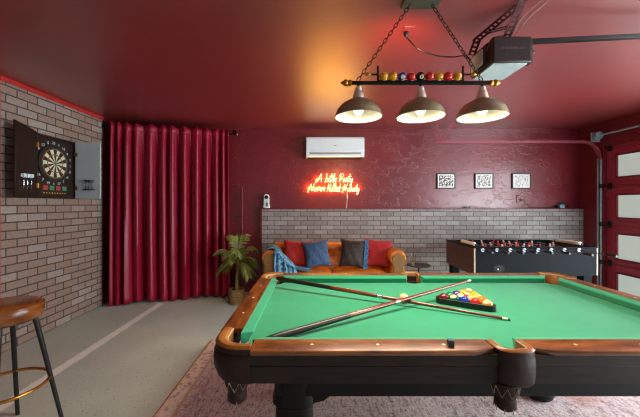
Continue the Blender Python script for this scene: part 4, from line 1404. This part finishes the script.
MB().box((ax0 + 0.012, YB - 0.172, az0 - 0.004), (ax1 - 0.012, YB - 0.01, az0 + 0.002)).build('bottom_vent', M['black'], ac)
MB().box(((ax0 + ax1) / 2 - 0.02, YB - 0.207, az0 + 0.165), ((ax0 + ax1) / 2 + 0.02, YB - 0.198, az0 + 0.175)).build('badge', M['grey_plastic'], ac)

GLY = {
 'A': (0.62, [[(0.02, 0.30), (-0.02, 0.12), (0.08, 0.0), (0.26, 0.40), (0.47, 1.02), (0.50, 0.5), (0.55, 0.0)], [(0.04, 0.32), (0.32, 0.42), (0.62, 0.46)]]),
 'L': (0.56, [[(0.16, 0.80), (0.28, 1.0), (0.30, 0.75), (0.16, 0.2), (0.02, 0.0), (0.16, 0.08), (0.34, 0.02), (0.54, 0.14)]]),
 'i': (0.22, [[(0, 0.08), (0.09, 0.46), (0.09, 0.12), (0.14, 0.02), (0.24, 0.12)], [(0.13, 0.68), (0.14, 0.74)]]),
 't': (0.24, [[(0.17, 1.0), (0.08, 0.2), (0.12, 0.02), (0.26, 0.12)], [(-0.10, 0.60), (0.40, 0.72)]]),
 'l': (0.24, [[(0, 0.12), (0.19, 0.72), (0.20, 1.0), (0.11, 0.9), (0.08, 0.2), (0.12, 0.02), (0.26, 0.12)]]),
 'e': (0.28, [[(0, 0.14), (0.18, 0.28), (0.20, 0.46), (0.10, 0.46), (0.05, 0.15), (0.14, 0.0), (0.30, 0.14)]]),
 'P': (0.56, [[(0.24, 0.95), (0.10, 0.0)], [(0.02, 0.72), (0.18, 0.98), (0.42, 1.02), (0.54, 0.82), (0.42, 0.56), (0.20, 0.48)]]),
 'a': (0.36, [[(0.27, 0.42), (0.12, 0.48), (0.01, 0.18), (0.10, 0.0), (0.25, 0.38), (0.25, 0.10), (0.30, 0.02), (0.38, 0.12)]]),
 'r': (0.30, [[(0, 0.12), (0.09, 0.52), (0.12, 0.42), (0.24, 0.44), (0.20, 0.10), (0.24, 0.02), (0.32, 0.12)]]),
 'y': (0.34, [[(0, 0.14), (0.06, 0.48), (0.06, 0.12), (0.16, 0.08), (0.28, 0.48), (0.22, -0.15), (0.10, -0.42), (0.04, -0.25), (0.36, 0.14)]]),
 'N': (0.68, [[(-0.08, 0.10), (0.0, -0.12), (0.10, 0.2), (0.24, 1.0), (0.30, 0.6), (0.40, 0.05), (0.50, 0.5), (0.60, 1.0), (0.68, 1.04)]]),
 'v': (0.34, [[(0, 0.42), (0.08, 0.40), (0.12, 0.02), (0.26, 0.40), (0.24, 0.50), (0.36, 0.40)]]),
 'K': (0.58, [[(0.24, 1.0), (0.06, 0.0)], [(0.56, 1.0), (0.34, 0.66), (0.14, 0.46), (0.28, 0.36), (0.44, 0.02), (0.60, 0.12)]]),
 'd': (0.38, [[(0.26, 0.42), (0.11, 0.48), (0.01, 0.18), (0.10, 0.0), (0.26, 0.40), (0.36, 1.0), (0.27, 0.12), (0.31, 0.02), (0.40, 0.12)]]),
 'o': (0.32, [[(0.20, 0.48), (0.06, 0.40), (0.03, 0.12), (0.13, 0.0), (0.25, 0.18), (0.20, 0.46), (0.34, 0.38)]]),
 'b': (0.32, [[(0.0, 0.12), (0.16, 0.72), (0.16, 1.0), (0.08, 0.85), (0.04, 0.12), (0.14, 0.0), (0.26, 0.2), (0.18, 0.40), (0.34, 0.36)]]),
}
NYW = YB - 0.03
ns = thing('neon_sign', 'glowing orange neon script sign on the back wall above sofa', 'neon sign', (P(333, 184, NYW).x, YB, P(333, 184, NYW).z))
def neon_word(word, pa, pb, base, cap):
    wtot = sum(GLY[c][0] for c in word)
    xa, xb_ = P(pa, 0, NYW).x, P(pb, 0, NYW).x
    k = (xb_ - xa) / wtot
    zb_ = P(0, base, NYW).z; kz = cap / F * NYW
    x = 0; mb = MB()
    sb = MB()
    for ci, c in enumerate(word):
        w, strokes = GLY[c]
        for si, s in enumerate(strokes):
            pts_ = smoothpath([(xa + (x + a + 0.10 * b) * k, NYW, zb_ + b * kz) for a, b in s], 5)
            mb.tube(pts_, 0.0032, 6)
            if si == 0 and ci % 2 == 0:
                q = pts_[len(pts_) // 2]
                sb.tube([(q.x, NYW + 0.003, q.z), (q.x, YB, q.z)], 0.003, 5)
        x += w
    o = mb.build('neon_word', M['neon'], ns, smooth=70)
    sb.build('standoff', M['white_plastic'], o)
neon_word('A', 315.6, 322.0, 182.2, 8.6)
neon_word('Little', 324.4, 336.4, 182.2, 8.6)
neon_word('Party', 338.6, 352.6, 182.2, 8.4)
neon_word('Never', 308.0, 324.6, 191.4, 7.6)
neon_word('Killed', 326.4, 340.2, 191.6, 8.0)
neon_word('Nobody', 342.4, 359.2, 191.6, 7.6)
MB().tube([P(347, 192, YB - 0.006), P(347.3, 198, YB - 0.006), P(346.6, 208.2, YB - 0.006)], 0.004, 6).build('power_cable', M['white_plastic'], ns)

for k, (px, mt, lab) in enumerate(((446, 'print_a', 'framed print with dense dark pattern, nearest the neon sign'), (484, 'print_b', 'framed print with dark rows hanging between two others'), (521.3, 'print_c', 'framed print with pale upright shapes, nearest garage door'))):
    c = P(px, 181, YB - 0.012)
    r = thing('picture_frame', lab, 'picture', (c.x, YB, c.z), 'framed prints on the back wall')
    w, h, e = 0.142, 0.118, 0.016
    yb, yf = YB, YB - 0.022
    mb = MB().box((c.x - w, yf, c.z - h), (c.x - w + e, yb, c.z + h)).box((c.x + w - e, yf, c.z - h), (c.x + w, yb, c.z + h)).box((c.x - w + e, yf, c.z - h), (c.x + w - e, yb, c.z - h + e)).box((c.x - w + e, yf, c.z + h - e), (c.x + w - e, yb, c.z + h))
    mb.build('frame', M['black'], r, bevel=0.002)
    MB().box((c.x - w + e, yf + 0.006, c.z - h + e), (c.x + w - e, yb, c.z + h - e)).build('mat_board', M['mat'], r)
    MB().box((c.x - w + 0.036, yf + 0.004, c.z - h + 0.034), (c.x + w - 0.036, yf + 0.0058, c.z + h - 0.034)).build('print', M[mt], r)

LZ = 1.277
dv = thing('intercom_device', 'small white upright device with dark round face on brick ledge', 'device', (P(266.5, 0, 4.66).x, 4.66, LZ))
x = P(266.5, 0, 4.66).x
MB().box((x - 0.045, 4.63, LZ), (x + 0.05, 4.69, LZ + 0.05)).build('stand', M['white_plastic'], dv, bevel=0.008)
MB().box((x - 0.038, 4.632, LZ + 0.05), (x + 0.042, 4.675, LZ + 0.175)).lathe([(0.001, 0), (0.04, 0), (0.04, 0.043), (0.001, 0.043)], 24, mat=Matrix.Translation((x + 0.002, 4.675, LZ + 0.172)) @ Matrix.Rotation(PI / 2, 4, 'X')).build('body', M['white_plastic'], dv, bevel=0.004)
MB().lathe([(0.001, 0), (0.026, 0), (0.024, 0.004), (0.001, 0.004)], 20, mat=Matrix.Translation((x + 0.002, 4.632, LZ + 0.168)) @ Matrix.Rotation(PI / 2, 4, 'X')).build('round_face', M['black'], dv)
MB().box((x + 0.0, 4.629, LZ + 0.03), (x + 0.022, 4.632, LZ + 0.085)).build('slot', M['black'], dv)
tr = MB().cbox((P(466, 0, 4.66).x, 4.66, LZ + 0.012), (0.045, 0.03, 0.024)).lathe([(0.014, 0), (0.010, 0.03)], 12, (P(469.5, 0, 4.66).x, 4.66, LZ)).build('ledge_trinket', M['iron'], None, bevel=0.003)
tag(tr, 'small dark trinket lying on brick ledge under the dense dark print', 'trinket')
c = P(518.3, 199.5, YB)
ot = thing('wall_outlet', 'red painted wall outlet under the right framed print', 'outlet', (c.x, YB, c.z))
MB().box((c.x - 0.03, YB - 0.008, c.z - 0.06), (c.x + 0.04, YB, c.z + 0.06)).build('cover_plate', M['wall'], ot, bevel=0.003)
MB().box((c.x + 0.004, YB - 0.010, c.z - 0.03), (c.x + 0.03, YB - 0.0075, c.z + 0.035)).build('socket', M['jamb'], ot)
ad = thing('power_adapter', 'pale blue power adapter with black cable on brick ledge', 'adapter', (P(561.5, 0, 4.66).x, 4.66, LZ))
x = P(561.5, 0, 4.66).x
MB().cbox((x, 4.66, LZ + 0.028), (0.07, 0.04, 0.055)).build('body', M['teal'], ad, bevel=0.005)
MB().cbox((x - 0.055, 4.66, LZ + 0.022), (0.035, 0.03, 0.044)).tube([(x + 0.01, 4.66, LZ + 0.05), (x + 0.012, 4.66, LZ + 0.10)], 0.010, 8).tube([(x - 0.01, 4.66, LZ + 0.05), (x - 0.012, 4.66, LZ + 0.085)], 0.008, 8).build('plug', M['black'], ad)
pts_ = smoothpath([P(520.8, 200, YB - 0.018), P(523.5, 200, YB - 0.03), P(527, 203.2, YB - 0.03), P(532, 207.2, 4.66), P(540, 208.0, 4.655), P(550, 207.6, 4.655), P(555.5, 205.5, 4.66)], 5)
for p in pts_: p.z = max(p.z, LZ + 0.005)
cb = MB().tube(pts_, 0.0045, 6).tube(smoothpath([(x + 0.03, 4.66, LZ + 0.05), (x + 0.07, 4.66, LZ + 0.06), (x + 0.095, 4.66, LZ + 0.03), (x + 0.06, 4.655, LZ + 0.006)], 5), 0.004, 6)
cb.cbox(P(521.5, 200, YB - 0.022), (0.035, 0.026, 0.022)).build('cable', M['black'], ad, smooth=60)

# ------------------------------------------------------------------ hanging billiard lamp
LY = 1.74
def LP(px, py): return P(px, py, LY)
barz = LP(0, 83).z
lp = thing('billiard_lamp', 'hanging billiard lamp with three pewter shades above pool table', 'lamp', (LP(420, 0).x, LY, H))
cx_ = LP(421, 0).x
MB().box((cx_ - 0.105, LY - 0.06, H - 0.022), (cx_ + 0.105, LY + 0.05, H)).build('canopy', M['plaster_green'], lp, bevel=0.006)
xl_, xr_ = LP(341, 0).x, LP(500, 0).x
bar = MB().tube([(xl_ + 0.05, LY, barz), (xr_ - 0.05, LY, barz)], 0.011, 10).build('bar', M['blackmetal'], lp, smooth=50)
for xe, sg in ((xl_ + 0.05, -1), (xr_ - 0.05, 1)):
    m4 = Matrix.Translation((xe, LY, barz)) @ Matrix.Rotation(sg * PI / 2, 4, 'Y')
    MB().lathe([(0.010, -0.012), (0.018, -0.006), (0.018, 0.004), (0.012, 0.010), (0.020, 0.020), (0.019, 0.030), (0.010, 0.038), (0.008, 0.046), (0.001, 0.052)], 16, mat=m4).build('finial', M['brass'], bar, smooth=50)
def chain(a, b, name, par, link=0.034, r=0.0024):
    a, b = Vector(a), Vector(b); L = (b - a).length; t = (b - a) / L
    n = int(L / (link * 0.74)); mb = MB()
    q = t.to_track_quat('Z', 'Y').to_matrix()
    for i in range(n):
        c = a + t * (L * (i + 0.5) / n)
        rot = q @ Matrix.Rotation((i % 2) * PI / 2, 3, 'Z')
        pts = []
        for k in range(12):
            an = 2 * PI * k / 12
            pts.append(c + rot @ Vector((0.0085 * math.cos(an), 0, link / 2 * math.sin(an))))
        mb.tube(pts, r, 5, closed=True)
    return mb.build(name, M['blackmetal'], par, smooth=60)
chain((cx_ - 0.06, LY, H - 0.022), (LP(357.5, 0).x, LY, barz + 0.012), 'chain', lp)
chain((cx_ + 0.06, LY, H - 0.022), (LP(482, 0).x, LY, barz + 0.012), 'chain', lp)
# ball gallery above the bar
gx0, gx1 = LP(378, 0).x, LP(463, 0).x
mb = MB()
for gx in (gx0, gx1): mb.tube([(gx, LY, barz), (gx, LY, barz + 0.095)], 0.006, 8)
mb.tube([(gx0 - 0.05, LY, barz + 0.030 + 0.018), (gx0, LY, barz + 0.048)], [0.005, 0.006], 8).tube([(gx1, LY, barz + 0.048), (gx1 + 0.05, LY, barz + 0.048)], [0.006, 0.005], 8)
mb.tube([(gx0, LY, barz + 0.012), (gx1, LY, barz + 0.012)], 0.004, 6)
mb.build('ball_gallery', M['blackmetal'], lp, smooth=50)
for xg, sg in ((gx0 - 0.05, -1), (gx1 + 0.05, 1)):
    m4 = Matrix.Translation((xg, LY, barz + 0.048)) @ Matrix.Rotation(sg * PI / 2, 4, 'Y')
    MB().lathe([(0.006, -0.008), (0.010, 0.0), (0.012, 0.010), (0.006, 0.02), (0.001, 0.028)], 12, mat=m4).build('finial', M['brass'], bar, smooth=50)
lb = [('yellow', 'stripe'), ('yellow', 'solid'), ('blue', 'stripe'), ('red', 'stripe'), ('black', 'solid'), ('red', 'solid'), ('yellow', 'stripe'), ('red', 'solid'), ('yellow', 'stripe')]
rb_ = (gx1 - gx0 - 0.014) / 18 - 0.0004
names_ = ['yellow striped', 'plain yellow', 'blue and white', 'red and white', 'black', 'plain red', 'pale yellow', 'plain red', 'yellow and cream']
for k, (c_, kd) in enumerate(lb):
    mb, ms = ball_mesh('x', c_, kd, rb_)
    loc = Vector((gx0 + 0.007 + rb_ + k * (gx1 - gx0 - 0.014) / 9, LY, barz + 0.011 + rb_))
    mb.v = [p + loc for p in mb.v]
    o = mb.build('decor_ball', ms, lp, smooth=60)
    o['label'] = names_[k] + ' ball on the lamp bar'
    nd = (Vector((0.15 * (k - 4) / 4, -0.9, -0.42))).normalized()
    m4 = Matrix.Translation(loc + nd * (rb_ * 0.90)) @ nd.to_track_quat('Z', 'Y').to_matrix().to_4x4()
    if c_ in ('black', 'blue'):
        MB().lathe([(0.0115, 0.0), (0.0105, 0.0022), (0.001, 0.003)], 16, mat=m4).build('number_spot', BALL['ivory'], o, smooth=60)
    if c_ == 'black':
        me = text_mesh('8', 0.018, M['black'], 'number_mark', lp, Matrix.Translation(nd * 0.0034) @ Matrix.Translation(loc + nd * (rb_ * 0.90)) @ nd.to_track_quat('Z', 'Y').to_matrix().to_4x4(), 0.0003)
        mesh_obj(me, 'number_mark', o)
# three shades
shade_x = []
rimz = LP(0, 116.5).z
for px in (358.5, 420.5, 482):
    x = (px - CX) / F * LY
    shade_x.append(x)
    top = barz - 0.008
    sh = MB()
    out = [(0.024, rimz + 0.110), (0.034, rimz + 0.100), (0.060, rimz + 0.088), (0.095, rimz + 0.066), (0.118, rimz + 0.040), (0.128, rimz + 0.018), (0.132, rimz + 0.0)]
    sh.lathe(out + [(0.1335, rimz - 0.003), (0.1335, rimz - 0.001)], 40, (x, LY, 0), cap=False)
    so = sh.build('shade', M['pewter'], lp, smooth=60)
    inn_ = [(r - 0.003, z - 0.003) for r, z in out]
    MB().lathe([(0.001, rimz + 0.106)] + inn_, 40, (x, LY, 0), cap=False).build('shade_lining', M['shade_in'], so, smooth=60)
    MB().lathe([(0.010, rimz + 0.168), (0.018, rimz + 0.165), (0.021, rimz + 0.150), (0.021, rimz + 0.143), (0.026, rimz + 0.140), (0.032, rimz + 0.112), (0.034, rimz + 0.100)], 24, (x, LY, 0)).build('neck', M['chrome'], so, smooth=50)
    MB().tube([(x, LY, rimz + 0.163), (x, LY, top + 0.012)], 0.007, 10).build('stem', M['blackmetal'], lp, smooth=50)
    MB().lathe([(0.001, rimz + 0.005), (0.014, rimz + 0.009), (0.026, rimz + 0.025), (0.029, rimz + 0.040), (0.024, rimz + 0.058), (0.015, rimz + 0.075), (0.014, rimz + 0.10)], 20, (x, LY, 0)).build('bulb', M['bulb'], so, smooth=60)

# ------------------------------------------------------------------ ceiling outlet and cable
co = P(407, 31, 308 * (H - CAMZ) / (204 - 31))
cp = thing('ceiling_outlet', 'red painted ceiling outlet with black plug above lamp', 'outlet', (co.x, co.y, H))
MB().box((co.x - 0.035, co.y - 0.06, H - 0.006), (co.x + 0.035, co.y + 0.06, H)).build('cover_plate', M['ceiling'], cp, bevel=0.002)
MB().lathe([(0.016, 0.0), (0.016, -0.02), (0.010, -0.032), (0.005, -0.036)], 14, (co.x - 0.005, co.y, H - 0.006)).build('plug', M['black'], cp, smooth=40)

# ------------------------------------------------------------------ garage door opener
oy1, oy2 = 1.86, 2.13
ox0, ox1 = (493.5 - CX) / F * oy1, (532 - CX) / F * oy1
oz0, oz1 = CAMZ + (204 - 62.5) / F * oy1, CAMZ + (204 - 36) / F * oy1
op = thing('garage_door_opener', 'black garage door opener unit hanging from red ceiling', 'door opener', ((ox0 + ox1) / 2, (oy1 + oy2) / 2, H))
MB().box((ox0, oy1, oz0 + 0.004), (ox1, oy1 + 0.05, oz1)).build('front_cover', M['opener_front'], op, bevel=0.008)
MB().box((ox0 - 0.012, oy1 + 0.05, oz0 + 0.008), (ox1, oy2, oz1 - 0.004)).build('housing', M['opener_side'], op, bevel=0.02, seg=3)
MB().box((ox0 + 0.004, oy1 + 0.012, oz0 - 0.004), (ox1 - 0.02, oy2 - 0.012, oz0 + 0.006)).build('bottom_lens', M['opener_lens'], op, bevel=0.004)
MB().box((ox0 - 0.022, oy1 + 0.09, oz0 + 0.03), (ox0 - 0.010, oy2 - 0.04, oz1 - 0.03)).build('side_lens', M['opener_lens'], op, bevel=0.006)
MB().box((ox1 - 0.004, oy1 + 0.01, oz0 + 0.004), (ox1 + 0.012, oy1 + 0.06, oz1 - 0.006)).lathe([(0.012, 0), (0.012, 0.02), (0.006, 0.026)], 12, mat=Matrix.Translation((ox1 + 0.012, oy1 + 0.035, (oz0 + oz1) / 2 + 0.0)) @ Matrix.Rotation(PI / 2, 4, 'Y')).build('end_cap', M['opener_side'], op, bevel=0.003)
me = text_mesh('CHAMBERLAIN', 0.022, M['opener_text'], 'lettering', op, Matrix.Translation(((ox0 + ox1) / 2, oy1 - 0.0005, (oz0 + oz1) / 2 + 0.008)) @ Matrix.Rotation(PI / 2, 4, 'X'))
mesh_obj(me, 'lettering', op)
ry = oy1 + 0.035
rz0 = CAMZ + (204 - 42) / F * ry
mb = MB().loft([[(x, ry + a, z + b) for a, b in ((-0.016, -0.012), (0.016, -0.012), (0.016, 0.012), (-0.016, 0.012))] for x, z in ((ox1 - 0.02, rz0), (XR - 0.06, rz0 + 0.135))])
rl = mb.build('rail', M['opener_side'], op, bevel=0.003)
MB().box((XR - 0.10, ry - 0.03, rz0 + 0.11), (XR, ry + 0.03, rz0 + 0.16)).build('header_bracket', M['grey_metal'], rl, bevel=0.003)
# perforated hanging straps
mb = MB()
yt = 1.80
pA = Vector((ox0 - 0.03, oy2 - 0.07, oz1 - 0.02)); pB = Vector((ox0 + 0.10, 1.90, oz1 - 0.01))
mb = perf_strap(MB(), pA, (pA.x + 0.01, 2.00, oz1 + 0.06)); mb.build('hanger_strap', M['strap'], op)
perf_strap(MB(), (pA.x, 2.02, oz1 + 0.05), (ox0 + 0.10, 1.78, H)).build('hanger_strap', M['strap'], op)
perf_strap(MB(), (pB.x, 1.92, oz1 - 0.01), (ox0 + 0.09, 1.72, H), 0.034).build('hanger_strap', M['strap'], op)
perf_strap(MB(), (pA.x + 0.05, 1.96, oz1 + 0.075), (pB.x + 0.01, 1.86, oz1 + 0.06)).build('hanger_strap', M['strap'], op)
mb = MB()
mb.tube(smoothpath([(ox0 + 0.02, oy1 + 0.03, oz1 - 0.005), (ox0 + 0.05, oy1 + 0.02, oz1 + 0.012), (ox0 + 0.10, oy1 + 0.02, oz1 + 0.002), (ox0 + 0.13, oy1 + 0.03, oz1 + 0.01)], 5), 0.003, 6)
mb.tube(smoothpath([(ox0 + 0.12, oy1 + 0.04, oz1), (ox0 + 0.13, 1.80, oz1 + 0.07), (ox0 + 0.20, 1.72, H)], 5), 0.0022, 5)
mb.tube(smoothpath([(ox0 + 0.14, oy1 + 0.04, oz1), (ox0 + 0.16, 1.80, oz1 + 0.06), (ox0 + 0.24, 1.72, H)], 5), 0.0022, 5)
mb.tube(smoothpath([(ox0 - 0.01, oy1 + 0.06, oz0 + 0.10), (ox0 + 0.005, oy1 + 0.02, oz1 - 0.01), (ox0 + 0.06, oy1 + 0.0, oz1 + 0.008)], 5), 0.003, 6)
mb.build('wire', M['leather_tan'], op, smooth=60)
# the mains cable drooping from the ceiling plug to the opener
pts_ = smoothpath([(co.x - 0.005, co.y, H - 0.038), P(409, 40, co.y), P(419, 49.5, 2.04), P(436, 55.5, 2.06), P(452, 57, 2.06), P(466, 56, 2.08), (ox0 - 0.012, 2.08, oz0 + 0.10)], 6)
MB().tube(pts_, 0.0045, 6).build('mains_cable', M['black'], op, smooth=60)

# ------------------------------------------------------------------ light
def light(kind, name, loc, energy, color, **kw):
    d = bpy.data.lights.new(name, kind); d.energy = energy; d.color = color
    for k, v in kw.items(): setattr(d, k, v)
    o = bpy.data.objects.new(name, d); o.location = loc; COL.objects.link(o)
    return o
for x in shade_x:
    light('SPOT', 'shade_light', (x, LY, rimz + 0.004), 44.0, (1.0, 0.86, 0.66), shadow_soft_size=0.09, spot_size=math.radians(172), spot_blend=0.6)
    light('POINT', 'bulb_light', (x, LY, rimz + 0.030), 0.9, (1.0, 0.84, 0.62), shadow_soft_size=0.025)
for px_, py_ in ((309, 188), (314, 188), (319, 188), (324, 188), (318, 179), (327, 178.5), (334, 179), (341, 178.5), (348, 179), (330, 188), (337, 188), (344, 188), (351, 188), (357, 188)):
    q = P(px_, py_, YB - 0.034)
    light('POINT', 'neon_glow', q, 2.3, (1.0, 0.50, 0.06), shadow_soft_size=0.02)
# added spot with no visible fixture, reddens the ceiling behind the lamp
s = light('SPOT', 'added_ceiling_spot', (0.62, LY + 0.06, 2.12), 40.0, (1.0, 0.55, 0.25), shadow_soft_size=0.05, spot_size=math.radians(140), spot_blend=1.0)
s.rotation_euler = (Vector((0.3, 4.4, H + 0.35)) - s.location).to_track_quat('-Z', 'Y').to_euler()
w = bpy.data.worlds.new('World'); S.world = w; w.use_nodes = True
bg = w.node_tree.nodes['Background']
bg.inputs['Color'].default_value = (0.92, 0.97, 1.0, 1)
bg.inputs['Strength'].default_value = 0.35

# ------------------------------------------------------------------ camera
cd = bpy.data.cameras.new('Camera')
cd.sensor_width = 36.0
cd.lens = F / 640 * 36.0
cd.shift_x = (320 - CX) / 640
cd.shift_y = -(208.5 - CY) / 640
cd.clip_start = 0.02
cam = bpy.data.objects.new('Camera', cd); COL.objects.link(cam)
cam.location = (0, 0, CAMZ); cam.rotation_euler = (PI / 2, 0, 0)
S.camera = cam
S.cycles.filter_width = 1.2
S.view_settings.view_transform = 'Standard'
S.view_settings.look = 'None'
S.view_settings.gamma = 1.0
S.view_settings.use_curve_mapping = False
S.view_settings.exposure = 0.0
